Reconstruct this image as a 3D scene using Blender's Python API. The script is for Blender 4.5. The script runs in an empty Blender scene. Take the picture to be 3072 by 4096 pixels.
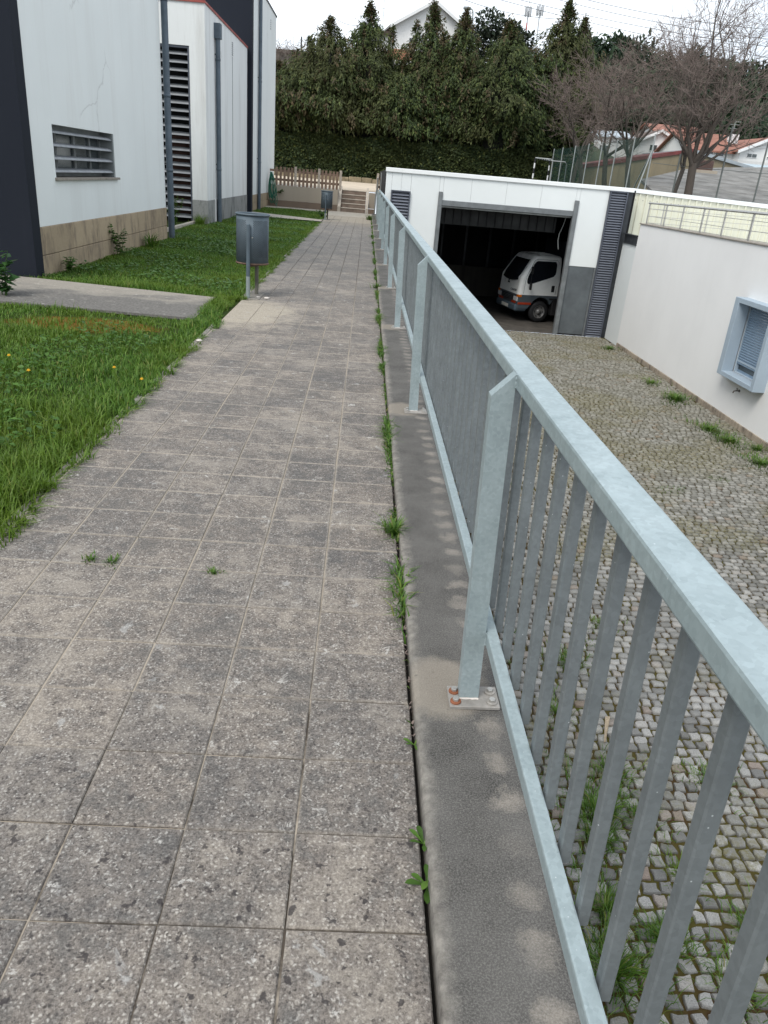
import bpy, math, random
import numpy as np
from mathutils import Vector, Matrix
random.seed(7)
RNG = np.random.default_rng(11)
scene = bpy.context.scene
COL = scene.collection
R = math.radians

# ------------------------------------------------------------------ camera
EYE = Vector((0.0, 0.0, 1.45))
F_PX, IMG_H = 3004.0, 4096.0
def _cam_axes(nadir, vpt):
    n = Vector((nadir[0] - 1536, nadir[1] - 2048, F_PX)).normalized()
    y = Vector((vpt[0] - 1536, vpt[1] - 2048, F_PX)).normalized()
    y = (y - n * y.dot(n)).normalized()
    up = -n
    x = y.cross(up)
    M = Matrix((x, y, up)).transposed()      # world -> (right, down, forward)
    return M
_M = _cam_axes((960, 8790), (1472, 712))
_right, _down, _fwd = Vector(_M[0]), Vector(_M[1]), Vector(_M[2])
cam_data = bpy.data.cameras.new('camera')
cam_data.sensor_fit = 'VERTICAL'
cam_data.sensor_height = 36.0
cam_data.lens = 36.0 * F_PX / IMG_H
cam_data.clip_start = 0.05
cam_data.clip_end = 3000
cam = bpy.data.objects.new('camera', cam_data)
COL.objects.link(cam)
rot = Matrix((_right, -_down, -_fwd)).transposed()
cam.matrix_world = Matrix.Translation(EYE) @ rot.to_4x4()
scene.camera = cam

# ------------------------------------------------------------------ sky, sun, exposure
SUN_EL, SUN_AZ = R(52), R(218)        # azimuth clockwise from +Y (sun behind the camera, a little to the left)
world = bpy.data.worlds.new('World'); scene.world = world
world.use_nodes = True
wt = world.node_tree; wt.nodes.clear()
w_out = wt.nodes.new('ShaderNodeOutputWorld')
w_bg = wt.nodes.new('ShaderNodeBackground')
w_sky = wt.nodes.new('ShaderNodeTexSky'); w_sky.sky_type = 'NISHITA'; w_sky.sun_disc = False
w_sky.sun_elevation = SUN_EL; w_sky.sun_rotation = SUN_AZ
w_sky.air_density = 1.0; w_sky.dust_density = 2.0
w_tc = wt.nodes.new('ShaderNodeTexCoord')
w_map = wt.nodes.new('ShaderNodeMapping'); w_map.inputs['Scale'].default_value = (1.0, 1.0, 4.5)
w_no = wt.nodes.new('ShaderNodeTexNoise'); w_no.inputs['Scale'].default_value = 2.2
w_no.inputs['Detail'].default_value = 5; w_no.inputs['Roughness'].default_value = .55
w_rp = wt.nodes.new('ShaderNodeValToRGB')
w_rp.color_ramp.elements[0].position = .38; w_rp.color_ramp.elements[0].color = (4.9, 5.5, 6.3, 1)
w_rp.color_ramp.elements[1].position = .66; w_rp.color_ramp.elements[1].color = (9.2, 9.6, 10.0, 1)
w_mx = wt.nodes.new('ShaderNodeMixRGB'); w_mx.inputs['Fac'].default_value = .88   # closed cloud cover over the blue
wt.links.new(w_tc.outputs['Generated'], w_map.inputs['Vector'])
wt.links.new(w_map.outputs['Vector'], w_no.inputs['Vector'])
wt.links.new(w_no.outputs['Fac'], w_rp.inputs['Fac'])
wt.links.new(w_sky.outputs['Color'], w_mx.inputs['Color1'])
wt.links.new(w_rp.outputs['Color'], w_mx.inputs['Color2'])
wt.links.new(w_mx.outputs['Color'], w_bg.inputs['Color'])
w_bg.inputs['Strength'].default_value = .10
wt.links.new(w_bg.outputs['Background'], w_out.inputs['Surface'])

sun_l = bpy.data.lights.new('sun', 'SUN'); sun_l.energy = 1.5; sun_l.angle = R(28); sun_l.color = (1.0, .965, .91)
sun = bpy.data.objects.new('sun', sun_l); COL.objects.link(sun)
_sd = Vector((math.sin(SUN_AZ) * math.cos(SUN_EL), math.cos(SUN_AZ) * math.cos(SUN_EL), math.sin(SUN_EL)))
sun.rotation_euler = (-_sd).to_track_quat('-Z', 'Y').to_euler()
sun.location = (0, -10, 30)

scene.view_settings.view_transform = 'Standard'
scene.view_settings.look = 'None'
scene.view_settings.exposure = 0.84
scene.view_settings.gamma = 1.0
scene.view_settings.use_curve_mapping = False
scene.render.engine = 'CYCLES'
scene.cycles.use_denoising = True
scene.cycles.max_bounces = 6
scene.cycles.transparent_max_bounces = 12
scene.cycles.caustics_reflective = False
scene.cycles.caustics_refractive = False

# ------------------------------------------------------------------ object helpers
WO = {}                                    # world origin of every parent
def _link(o, parent):
    COL.objects.link(o)
    if parent is not None:
        o.parent = parent
def tag(o, label=None, cat=None, group=None, kind=None):
    if label: o['label'] = label
    if cat: o['category'] = cat
    if group: o['group'] = group
    if kind: o['kind'] = kind
    return o
def thing(name, label, cat, loc=(0, 0, 0), group=None, rz=0.0):
    o = bpy.data.objects.new(name, None); COL.objects.link(o)
    o.empty_display_size = .2
    o.location = loc; o.rotation_euler = (0, 0, rz)
    WO[o.name] = Vector(loc)
    return tag(o, label, cat, group)
def group_part(name, parent, loc=None):
    """an Empty that is a part holding sub-parts"""
    o = bpy.data.objects.new(name, None)
    w = Vector(loc) if loc is not None else WO[parent.name]
    _link(o, parent); o.empty_display_size = .1
    o.location = w - WO[parent.name]
    WO[o.name] = w
    return o
def obj_from_mesh(name, me, parent=None, loc=None):
    o = bpy.data.objects.new(name, me); _link(o, parent)
    w = Vector(loc) if loc is not None else (WO[parent.name] if parent is not None else Vector((0, 0, 0)))
    o.location = w - (WO[parent.name] if parent is not None else Vector((0, 0, 0)))
    WO[o.name] = w
    return o
def np_mesh(name, verts, faces, mat, smooth=False):
    """verts (N,3) and faces (M,k) arrays -> mesh"""
    verts = np.asarray(verts, dtype=np.float32); faces = np.asarray(faces, dtype=np.int32)
    me = bpy.data.meshes.new(name)
    me.vertices.add(len(verts)); me.vertices.foreach_set('co', verts.ravel())
    k = faces.shape[1]
    me.loops.add(faces.size); me.loops.foreach_set('vertex_index', faces.ravel())
    me.polygons.add(len(faces))
    me.polygons.foreach_set('loop_start', np.arange(0, faces.size, k, dtype=np.int32))
    me.polygons.foreach_set('loop_total', np.full(len(faces), k, dtype=np.int32))
    if smooth: me.polygons.foreach_set('use_smooth', np.ones(len(faces), dtype=bool))
    me.update(calc_edges=True)
    if mat: me.materials.append(mat)
    return me
def copy_tree(o, parent=None):
    c = o.copy(); COL.objects.link(c); c.parent = parent
    for ch in list(o.children): copy_tree(ch, c)
    return c

class MB:
    """collects simple solids, then links them as one mesh object"""
    def __init__(s): s.v = []; s.f = []; s.sm = []
    def add(s, vs, fs, smooth=False):
        b = len(s.v); s.v += [tuple(p) for p in vs]
        s.f += [tuple(i + b for i in f) for f in fs]; s.sm += [smooth] * len(fs)
        return s
    def box(s, x0, x1, y0, y1, z0, z1):
        vs = [(x0, y0, z0), (x1, y0, z0), (x1, y1, z0), (x0, y1, z0), (x0, y0, z1), (x1, y0, z1), (x1, y1, z1), (x0, y1, z1)]
        return s.add(vs, [(3, 2, 1, 0), (4, 5, 6, 7), (0, 1, 5, 4), (1, 2, 6, 5), (2, 3, 7, 6), (3, 0, 4, 7)])
    def cbox(s, x0, x1, y0, y1, z0, z1, c):
        """box with chamfered edges"""
        vs = []; idx = {}
        def P(*p):
            if p not in idx: idx[p] = len(vs); vs.append(p)
            return idx[p]
        X = (x0, x1); Y = (y0, y1); Z = (z0, z1)
        S = (1, -1)
        def V(i, j, k, ax):
            p = [X[i], Y[j], Z[k]]
            for a, q in ((0, i), (1, j), (2, k)):
                if a != ax: p[a] += S[q] * c
            return P(*p)
        fs = []
        for k in (0, 1):
            fs.append([V(0, 0, k, 2), V(1, 0, k, 2), V(1, 1, k, 2), V(0, 1, k, 2)][::1 if k else -1])
            fs.append([V(0, k, 0, 1), V(1, k, 0, 1), V(1, k, 1, 1), V(0, k, 1, 1)][::-1 if k else 1])
            fs.append([V(k, 0, 0, 0), V(k, 1, 0, 0), V(k, 1, 1, 0), V(k, 0, 1, 0)][::1 if k else -1])
        for i in (0, 1):
            for j in (0, 1):
                fs.append([V(i, j, 0, 0), V(i, j, 1, 0), V(i, j, 1, 1), V(i, j, 0, 1)][::1 if (i ^ j) else -1])
                fs.append([V(i, 0, j, 0), V(i, 1, j, 0), V(i, 1, j, 2), V(i, 0, j, 2)][::-1 if (i ^ j) else 1])
                fs.append([V(0, i, j, 1), V(1, i, j, 1), V(1, i, j, 2), V(0, i, j, 2)][::1 if (i ^ j) else -1])
                for k in (0, 1):
                    fs.append([V(i, j, k, 0), V(i, j, k, 1), V(i, j, k, 2)][::1 if (i ^ j ^ k) else -1])
        return s.add(vs, fs)
    def prism(s, poly, axis, a0, a1):
        """poly: 2D outline extruded along axis 0/1/2; poly coords are the other two axes in order"""
        n = len(poly)
        def P(p, a):
            q = list(p); q.insert(axis, a); return tuple(q)
        vs = [P(p, a0) for p in poly] + [P(p, a1) for p in poly]
        fs = [tuple(range(n))[::-1], tuple(range(n, 2 * n))]
        fs += [(i, (i + 1) % n, n + (i + 1) % n, n + i) for i in range(n)]
        area = sum(poly[i][0] * poly[(i + 1) % n][1] - poly[(i + 1) % n][0] * poly[i][1] for i in range(n))
        if (area < 0) != (axis == 1): fs = [f[::-1] for f in fs]
        return s.add(vs, fs)
    def tube(s, pts, r, n=8, caps=True, smooth=True):
        pts = [Vector(p) for p in pts]
        rs = r if isinstance(r, (list, tuple)) else [r] * len(pts)
        vs = []; fs = []; u = None
        for i, p in enumerate(pts):
            t = (pts[min(i + 1, len(pts) - 1)] - pts[max(i - 1, 0)]).normalized()
            if u is None:
                u = t.orthogonal().normalized()
            else:
                u = (u - t * u.dot(t)).normalized()
            w = t.cross(u)
            for k in range(n):
                a = 2 * math.pi * k / n
                vs.append(p + (u * math.cos(a) + w * math.sin(a)) * rs[i])
        for i in range(len(pts) - 1):
            for k in range(n):
                fs.append((i * n + k, i * n + (k + 1) % n, (i + 1) * n + (k + 1) % n, (i + 1) * n + k))
        s.add(vs, fs, smooth)
        if caps:
            s.add(vs[:n], [tuple(range(n))[::-1]]); s.add(vs[-n:], [tuple(range(n))])
        return s
    def lathe(s, prof, c, n=24, smooth=True, axis=2):
        """prof: (radius, height) list about a vertical axis at c; axis 1 turns it to lie along y"""
        vs = []; fs = []
        for (r, h) in prof:
            for k in range(n):
                a = 2 * math.pi * k / n
                if axis == 2: vs.append((c[0] + r * math.cos(a), c[1] + r * math.sin(a), c[2] + h))
                else: vs.append((c[0] + r * math.cos(a), c[1] + h, c[2] + r * math.sin(a)))
        m = len(prof)
        for i in range(m - 1):
            for k in range(n):
                q = (i * n + k, i * n + (k + 1) % n, (i + 1) * n + (k + 1) % n, (i + 1) * n + k)
                fs.append(q if axis == 2 else q[::-1])
        return s.add(vs, fs, smooth)
    def loft(s, rings, smooth=True, cap=True):
        n = len(rings[0]); vs = [p for r in rings for p in r]
        fs = [(i * n + k, i * n + (k + 1) % n, (i + 1) * n + (k + 1) % n, (i + 1) * n + k) for i in range(len(rings) - 1) for k in range(n)]
        s.add(vs, fs, smooth)
        if cap:
            s.add(rings[0], [tuple(range(n))[::-1]]); s.add(rings[-1], [tuple(range(n))])
        return s
    def mesh(s, name, mat, origin=(0, 0, 0)):
        me = bpy.data.meshes.new(name)
        o = Vector(origin)
        me.from_pydata([tuple(Vector(p) - o) for p in s.v], [], s.f)
        me.polygons.foreach_set('use_smooth', s.sm)
        me.update()
        if mat: me.materials.append(mat)
        return me
    def build(s, name, mat, parent=None, origin=None, bevel=0, seg=2, rot=False):
        """parent given: coordinates are world coordinates unless the parent is turned (then local: rot=True)"""
        if rot:
            o = bpy.data.objects.new(name, s.mesh(name, mat)); _link(o, parent)
        else:
            w = Vector(origin) if origin is not None else (WO[parent.name] if parent is not None else Vector((0, 0, 0)))
            o = bpy.data.objects.new(name, s.mesh(name, mat, w)); _link(o, parent)
            o.location = w - (WO[parent.name] if parent is not None else Vector((0, 0, 0)))
            WO[o.name] = w
        if bevel:
            b = o.modifiers.new('bevel', 'BEVEL'); b.width = bevel; b.segments = seg; b.limit_method = 'ANGLE'
        return o
def structure(o): o['kind'] = 'structure'; return o
# ------------------------------------------------------------------ materials
class NT:
    def __init__(s, name):
        s.m = bpy.data.materials.new(name); s.m.use_nodes = True
        s.t = s.m.node_tree; s.t.nodes.clear()
        s.out = s.t.nodes.new('ShaderNodeOutputMaterial')
        s.b = s.t.nodes.new('ShaderNodeBsdfPrincipled')
        s.t.links.new(s.b.outputs[0], s.out.inputs[0])
        s._pos = None
    def n(s, typ): return s.t.nodes.new('ShaderNode' + typ)
    def put(s, sock, val):
        if isinstance(val, bpy.types.NodeSocket): s.t.links.new(val, sock)
        elif isinstance(val, (tuple, list)) and len(val) == 3 and sock.type == 'RGBA': sock.default_value = (*val, 1)
        else: sock.default_value = val
    @property
    def pos(s):
        if s._pos is None: s._pos = s.n('NewGeometry').outputs['Position']
        return s._pos
    def obj(s): return s.n('TexCoord').outputs['Object']
    def scale(s, v, sc, loc=(0, 0, 0)):
        m = s.n('Mapping'); s.put(m.inputs['Vector'], v)
        m.inputs['Scale'].default_value = sc; m.inputs['Location'].default_value = loc
        return m.outputs[0]
    def noise(s, sc, det=3, rough=.55, vec=None, dist=0):
        o = s.n('TexNoise'); s.put(o.inputs['Vector'], vec if vec is not None else s.pos)
        o.inputs['Scale'].default_value = sc; o.inputs['Detail'].default_value = det
        o.inputs['Roughness'].default_value = rough; o.inputs['Distortion'].default_value = dist
        return o.outputs['Fac']
    def vor(s, sc, out='Distance', vec=None, rnd=1.0):
        o = s.n('TexVoronoi'); s.put(o.inputs['Vector'], vec if vec is not None else s.pos)
        o.inputs['Scale'].default_value = sc; o.inputs['Randomness'].default_value = rnd
        return o.outputs[out]
    def ramp(s, fac, stops, interp='LINEAR'):
        o = s.n('ValToRGB'); s.put(o.inputs[0], fac); cr = o.color_ramp; cr.interpolation = interp
        while len(cr.elements) < len(stops): cr.elements.new(.5)
        for e, (p, c) in zip(cr.elements, stops):
            e.position = p; e.color = (c, c, c, 1) if isinstance(c, (int, float)) else (*c, 1)
        return o.outputs[0]
    def mix(s, fac, a, b, mode='MIX'):
        o = s.n('MixRGB'); o.blend_type = mode
        s.put(o.inputs[0], fac); s.put(o.inputs[1], a); s.put(o.inputs[2], b)
        return o.outputs[0]
    def math(s, op, a, b=0.0, c=0.0):
        o = s.n('Math'); o.operation = op
        s.put(o.inputs[0], a); s.put(o.inputs[1], b); s.put(o.inputs[2], c)
        return o.outputs[0]
    def sep(s, v):
        o = s.n('SeparateXYZ'); s.put(o.inputs[0], v); return o.outputs
    def isl(s): return s.n('NewGeometry').outputs['Random Per Island']
    def rnd(s): return s.n('ObjectInfo').outputs['Random']
    def piece(s):
        """one random value per piece, whether it is an object of its own or an island of a joined mesh"""
        return s.math('FRACT', s.math('ADD', s.isl(), s.rnd()))
    def bump(s, h, strength=.3, dist=.005):
        o = s.n('Bump'); o.inputs['Strength'].default_value = strength; o.inputs['Distance'].default_value = dist
        s.put(o.inputs['Height'], h); s.put(s.b.inputs['Normal'], o.outputs[0])
    def fin(s, col, rough=.7, metal=0.0, spec=.4):
        s.put(s.b.inputs['Base Color'], col); s.put(s.b.inputs['Roughness'], rough)
        s.put(s.b.inputs['Metallic'], metal); s.b.inputs['Specular IOR Level'].default_value = spec
        return s.m
MAT = {}
ROW0, PITCH = 1.085, .2517
def simple(name, col, rough=.6, metal=0, var=.12, sc=6, bump=0, spec=.4):
    t = NT(name)
    n = t.noise(sc, 4)
    c = t.mix(t.ramp(n, [(.3, 1 - var), (.7, 1.0)]), (0, 0, 0), col, 'MIX')
    m = t.fin(c, t.ramp(n, [(.3, min(1, rough + .1)), (.7, max(.05, rough - .08))]), metal, spec)
    if bump: t.bump(t.noise(sc * 12, 4), bump, .004)
    MAT[name] = m
    return m

def m_tile():
    t = NT('aggregate_paving')
    P = t.pos
    x, y, z = t.sep(P)
    wn = t.n('TexNoise'); t.put(wn.inputs['Vector'], P); wn.inputs['Scale'].default_value = 90; wn.inputs['Detail'].default_value = 3
    Pw = t.mix(.012, P, wn.outputs['Color'])
    def bw(col):
        o = t.n('RGBToBW'); t.put(o.inputs[0], col); return o.outputs[0]
    ga = bw(t.vor(135, 'Color', Pw)); gd = t.vor(135, 'Distance', Pw)
    gb = bw(t.vor(230, 'Color', Pw))
    fine = t.noise(150, 4, .8)
    stone = t.ramp(t.math('ADD', t.math('MULTIPLY', ga, .6), t.math('MULTIPLY', gb, .4)), [(.28, (.055, .048, .043)), (.42, (.135, .119, .106)), (.56, (.225, .203, .181)), (.72, (.40, .38, .345))])
    matrix = t.ramp(fine, [(.33, (.070, .061, .055)), (.68, (.255, .228, .203))])
    c = t.mix(t.ramp(gd, [(.25, 0.0), (.62, 1.0)]), stone, matrix)
    # dark algae crust, brown-grey film and paler scoured areas, on several scales
    big = t.noise(1.5, 6, .62); mid = t.noise(6.5, 6, .72, None, .4); sm = t.noise(24, 4, .7)
    blend = t.math('ADD', t.math('ADD', t.math('MULTIPLY', big, .40), t.math('MULTIPLY', mid, .38)), t.math('MULTIPLY', sm, .22))
    c = t.mix(t.ramp(blend, [(.42, .62), (.50, 0.0)]), c, t.ramp(fine, [(.3, (.040, .040, .039)), (.7, (.150, .146, .140))]))
    c = t.mix(t.ramp(blend, [(.50, 0.0), (.575, .52)]), c, t.ramp(fine, [(.3, (.20, .175, .145)), (.7, (.43, .39, .335))]))
    c = t.mix(.55, c, t.ramp(t.piece(), [(0, (.80, .81, .83)), (.5, (1, .985, .965)), (1, (1.14, 1.10, 1.05))]), 'MULTIPLY')
    # silt gathers along the tile edges, most of it on the cross joints further up the path
    fy = t.math('FRACT', t.math('DIVIDE', t.math('SUBTRACT', y, ROW0 - 40 * PITCH), PITCH))
    ey = t.math('MULTIPLY', t.math('SUBTRACT', .5, t.math('ABSOLUTE', t.math('SUBTRACT', fy, .5))), PITCH)
    fx = t.math('FRACT', t.math('DIVIDE', t.math('ADD', x, 1.394), .264))
    ex = t.math('MULTIPLY', t.math('SUBTRACT', .5, t.math('ABSOLUTE', t.math('SUBTRACT', fx, .5))), .264)
    ex = t.math('ADD', ex, t.math('MULTIPLY', t.math('GREATER_THAN', x, -.02), 1.0))
    e = t.math('MINIMUM', ey, ex)
    e = t.math('ADD', e, t.math('MULTIPLY', t.math('SUBTRACT', t.noise(30, 4, .7), .5), .030))
    along = t.ramp(t.math('ADD', t.math('DIVIDE', y, 10), t.math('MULTIPLY', t.math('SUBTRACT', t.noise(1.3, 3), .5), .5)), [(.10, .16), (.28, .85), (.70, .78), (1.0, .3)])
    silt = t.math('MULTIPLY', t.ramp(e, [(.0, 1.0), (.011, 0.0)]), along)
    c = t.mix(silt, c, t.ramp(fine, [(.3, (.24, .21, .175)), (.7, (.42, .38, .325))]))
    lj = t.math('MULTIPLY', t.ramp(t.math('ADD', ex, t.math('MULTIPLY', t.math('SUBTRACT', t.noise(12, 4, .7), .5), .012)), [(.003, .75), (.010, 0.0)]), t.ramp(t.math('DIVIDE', y, 30), [(.28, 0.0), (.42, 1.0)]))
    c = t.mix(t.ramp(t.math('DIVIDE', y, 30), [(.26, 0.0), (.6, .42)]), c, t.ramp(t.noise(18, 5, .75, t.scale(P, (.6, 2.2, 1))), [(.35, (.135, .130, .122)), (.52, (.195, .188, .176)), (.66, (.36, .345, .32))]))
    c = t.mix(lj, c, (.075, .066, .058))
    rim = t.math('MULTIPLY', t.ramp(e, [(.0, .5), (.004, 0.0)]), t.ramp(t.noise(2.6, 4, .6), [(.48, 0.0), (.56, 1.0)]))
    c = t.mix(t.math('MULTIPLY', rim, t.ramp(t.math('DIVIDE', y, 6), [(.3, 1.0), (.6, 0.1)])), c, (.045, .038, .034))
    # tan bare patch by the side path and at the far end of the path
    dx = t.math('DIVIDE', t.math('ADD', x, 1.30), .74); dy = t.math('DIVIDE', t.math('SUBTRACT', y, 8.35), 1.0)
    d = t.math('SQRT', t.math('ADD', t.math('MULTIPLY', dx, dx), t.math('MULTIPLY', dy, dy)))
    d = t.math('ADD', d, t.math('MULTIPLY', t.math('SUBTRACT', t.noise(4.2, 6, .75), .5), 2.0))
    far = t.ramp(t.math('ADD', t.math('DIVIDE', y, 40), t.math('MULTIPLY', t.noise(.9, 5), .08)), [(.66, 0.0), (.72, .8)])
    tan = t.math('MAXIMUM', t.ramp(d, [(.55, .88), (1.15, 0.0)]), far)
    c = t.mix(tan, c, t.ramp(t.noise(60, 4), [(.35, (.27, .235, .185)), (.65, (.42, .375, .305))]))
    # pale lichen in ragged patches
    l1 = t.noise(5.0, 7, .72, None, .8); l2 = t.noise(15, 6, .75, None, .6)
    lm = t.math('MULTIPLY', t.ramp(l2, [(.59, 0.0), (.635, .8)]), t.ramp(l1, [(.50, 0.0), (.57, 1.0)]))
    c = t.mix(lm, c, t.ramp(fine, [(.3, (.34, .325, .295)), (.7, (.56, .54, .50))]))
    l3 = t.noise(7.5, 7, .7, t.scale(P, (1, 1, 1), (31, 7, 0)), .5)
    c = t.mix(t.ramp(l3, [(.63, 0.0), (.67, .5)]), c, (.40, .395, .375))
    # black crust spots, most of them near
    nearer = t.ramp(t.math('DIVIDE', y, 4), [(.30, 1.0), (.55, 0.15)])
    b1 = t.noise(27, 4, .6, t.scale(P, (1, 1, 1), (3, 11, 0)))
    c = t.mix(t.math('MULTIPLY', t.ramp(b1, [(.61, 0.0), (.65, .85)]), nearer), c, (.040, .035, .035))
    h = t.math('ADD', t.math('MULTIPLY', gd, -.5), t.math('MULTIPLY', fine, .8))
    t.bump(h, .6, .004)
    return t.fin(c, .9, 0, .25)
MAT['tile'] = m_tile()

def m_bed():
    t = NT('joint_sand')
    x, y, z = t.sep(t.pos)
    n = t.noise(5, 5, .7)
    sand = t.mix(t.noise(60, 3), (.30, .255, .205), (.48, .42, .34))
    dark = t.mix(t.noise(50, 3), (.03, .026, .022), (.11, .09, .07))
    f = t.math('ADD', t.math('MULTIPLY', n, 1.1), t.math('DIVIDE', y, 9))
    f = t.math('ADD', f, t.math('MULTIPLY', t.math('SUBTRACT', 0, x), .16))
    c = t.mix(t.ramp(f, [(.62, 0.0), (.86, .9)]), dark, sand)
    c = t.mix(t.ramp(t.math('DIVIDE', y, 40), [(.24, 0.0), (.34, .75)]), c, (.10, .092, .082))
    return t.fin(c, .95, 0, .2)
MAT['bed'] = m_bed()

def m_plinth():
    t = NT('weathered_concrete')
    P = t.pos; x, y, z = t.sep(P)
    n = t.noise(4, 6, .65); f = t.noise(230, 4, .8)
    c = t.mix(t.ramp(n, [(.32, 0.0), (.66, 1.0)]), (.040, .038, .035), (.105, .100, .092))
    c = t.mix(t.ramp(f, [(.44, .0), (.66, .75)]), c, (.215, .205, .188))
    # drip spots where the zinc runs off each bar: clean cement under every gap
    wob = t.math('MULTIPLY', t.math('SUBTRACT', t.noise(11, 4, .6), .5), .13)
    ph = t.math('FRACT', t.math('DIVIDE', t.math('ADD', t.math('SUBTRACT', y, 1.51), wob), 3.03 / 22))
    dy = t.math('MULTIPLY', t.math('ABSOLUTE', t.math('SUBTRACT', ph, .5)), 2.9)
    dx = t.math('MULTIPLY', t.math('ABSOLUTE', t.math('SUBTRACT', t.math('ADD', x, t.math('MULTIPLY', t.math('SUBTRACT', t.noise(6, 3), .5), .10)), .452)), 21)
    d = t.math('ADD', t.math('ADD', t.math('MULTIPLY', dy, dy), t.math('MULTIPLY', dx, dx)), t.math('MULTIPLY', t.math('SUBTRACT', t.noise(34, 6, .85), .5), 3.0))
    vary = t.ramp(t.noise(4.3, 3, .6, t.scale(P, (0, 1, 0))), [(.36, .15), (.62, 1.0)])
    c = t.mix(t.math('MULTIPLY', vary, t.ramp(d, [(-.1, .72), (1.0, 0.0)])), c, t.ramp(f, [(.3, (.21, .185, .155)), (.7, (.35, .315, .27))]))
    # worn pale inner edge and clean mortar round the post feet
    e = t.math('ADD', t.math('MULTIPLY', t.math('SUBTRACT', x, .235), 16), t.math('MULTIPLY', t.math('SUBTRACT', t.noise(9, 6, .7), .5), 1.5))
    c = t.mix(t.ramp(e, [(.1, .8), (.75, 0.0)]), c, t.ramp(t.noise(30, 5, .7), [(.3, (.12, .108, .095)), (.65, (.30, .28, .245))]))
    pp = t.math('SUBTRACT', t.math('FRACT', t.math('DIVIDE', t.math('ADD', y, 1.20 + 1.45), 3.03)), .5)
    pd = t.math('MULTIPLY', t.math('ABSOLUTE', pp), 3.03 / .17)
    px = t.math('MULTIPLY', t.math('ABSOLUTE', t.math('SUBTRACT', x, .33)), 6.5)
    d2 = t.math('ADD', t.math('ADD', t.math('MULTIPLY', pd, pd), t.math('MULTIPLY', px, px)), t.math('MULTIPLY', t.math('SUBTRACT', t.noise(14, 5, .7), .5), 1.1))
    c = t.mix(t.ramp(d2, [(.5, .75), (1.2, 0.0)]), c, t.ramp(f, [(.3, (.20, .175, .14)), (.7, (.31, .275, .23))]))
    sp = t.vor(26); c = t.mix(t.math('MULTIPLY', t.ramp(sp, [(.08, .5), (.16, 0.0)]), t.ramp(t.noise(3), [(.5, 0.0), (.6, 1.0)])), c, (.05, .05, .048))
    t.bump(t.math('ADD', f, t.math('MULTIPLY', t.noise(30, 5), .8)), .45, .004)
    return t.fin(c, .92, 0, .25)
MAT['plinth'] = m_plinth()

def m_galv(name, base, dull, rough=.5, metal=.35):
    t = NT(name)
    n = t.noise(9, 5, .65); s = t.vor(110, 'Color')
    bw = t.n('RGBToBW'); t.put(bw.inputs[0], s)
    c = t.mix(t.ramp(n, [(.3, 0.0), (.7, 1.0)]), dull, base)
    c = t.mix(.10, c, bw.outputs[0], 'OVERLAY')
    streak = t.noise(4, 5, .7, t.scale(t.pos, (14, 14, 1.2)))
    c = t.mix(t.ramp(streak, [(.58, 0.0), (.75, .35)]), c, (.20, .235, .25))
    v = t.noise(60, 6, .8); vv = t.noise(2.2, 2)
    c = t.mix(t.math('MULTIPLY', t.ramp(v, [(.63, 0.0), (.70, .8)]), t.ramp(vv, [(.5, 0.0), (.62, 1.0)])), c, (.17, .195, .20))
    sc = t.vor(38); c = t.mix(t.math('MULTIPLY', t.ramp(sc, [(.035, .9), (.06, 0.0)]), t.ramp(t.noise(1.4, 2), [(.42, 0.0), (.5, 1.0)])), c, (.62, .66, .66))
    t.bump(t.math('ADD', v, n), .12, .002)
    return t.fin(c, t.ramp(n, [(.3, rough + .1), (.7, rough - .06)]), metal, .5)
MAT['galv'] = m_galv('galvanised_steel', (.385, .455, .465), (.285, .345, .355))
MAT['galv_bar'] = m_galv('galvanised_bar', (.205, .228, .234), (.145, .161, .166), .5, .35)
MAT['plate'] = m_galv('base_plate_steel', (.36, .34, .31), (.22, .205, .185), .7, .2)
MAT['stainless'] = m_galv('stainless_tube', (.46, .45, .42), (.35, .34, .32), .35, .6)

def m_plaster(name, base, grime, streaks=.5, sc=1.0, cracks=False):
    t = NT(name)
    P = t.pos
    s1 = t.noise(1.6, 6, .65, t.scale(P, (1.6, 1.6, .16)))
    s2 = t.noise(9, 5, .7, t.scale(P, (1.5, 1.5, .09)))
    bl = t.noise(.7 * sc, 5, .6)
    c = t.mix(t.ramp(s1, [(.50, 0.0), (.78, streaks)]), base, grime)
    c = t.mix(t.math('MULTIPLY', t.ramp(s2, [(.55, 0.0), (.75, streaks * .8)]), t.ramp(bl, [(.42, 0.0), (.6, 1.0)])), c, grime)
    c = t.mix(t.ramp(bl, [(.35, .35), (.6, 0.0)]), c, tuple(b * .88 for b in base))
    if cracks:
        d = t.vor(.55, 'Distance', t.mix(.12, P, t.n('TexNoise').outputs['Color']))
        o = t.n('TexVoronoi'); o.feature = 'DISTANCE_TO_EDGE'; o.inputs['Scale'].default_value = .5
        nz = t.n('TexNoise'); nz.inputs['Scale'].default_value = 2.5; nz.inputs['Detail'].default_value = 5; t.put(nz.inputs['Vector'], P)
        t.put(o.inputs['Vector'], t.mix(.25, P, nz.outputs['Color']))
        line = t.ramp(o.outputs['Distance'], [(.0, .55), (.006, 0.0)])
        c = t.mix(t.math('MULTIPLY', line, t.ramp(t.noise(.45, 2), [(.62, 0.0), (.66, .8)])), c, (.34, .34, .325))
    t.bump(t.noise(90, 4), .12, .003)
    return t.fin(c, .85, 0, .3)
MAT['white_a'] = m_plaster('weathered_white_render', (.735, .762, .745), (.52, .50, .465), .30, cracks=True)
MAT['white_b'] = m_plaster('stained_white_render', (.70, .715, .705), (.44, .43, .405), .75, cracks=True)
MAT['white_r'] = m_plaster('clean_white_render', (.80, .795, .78), (.66, .64, .61), .14)
MAT['navy'] = m_plaster('navy_render', (.0075, .0105, .018), (.016, .02, .027), .45)
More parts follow.
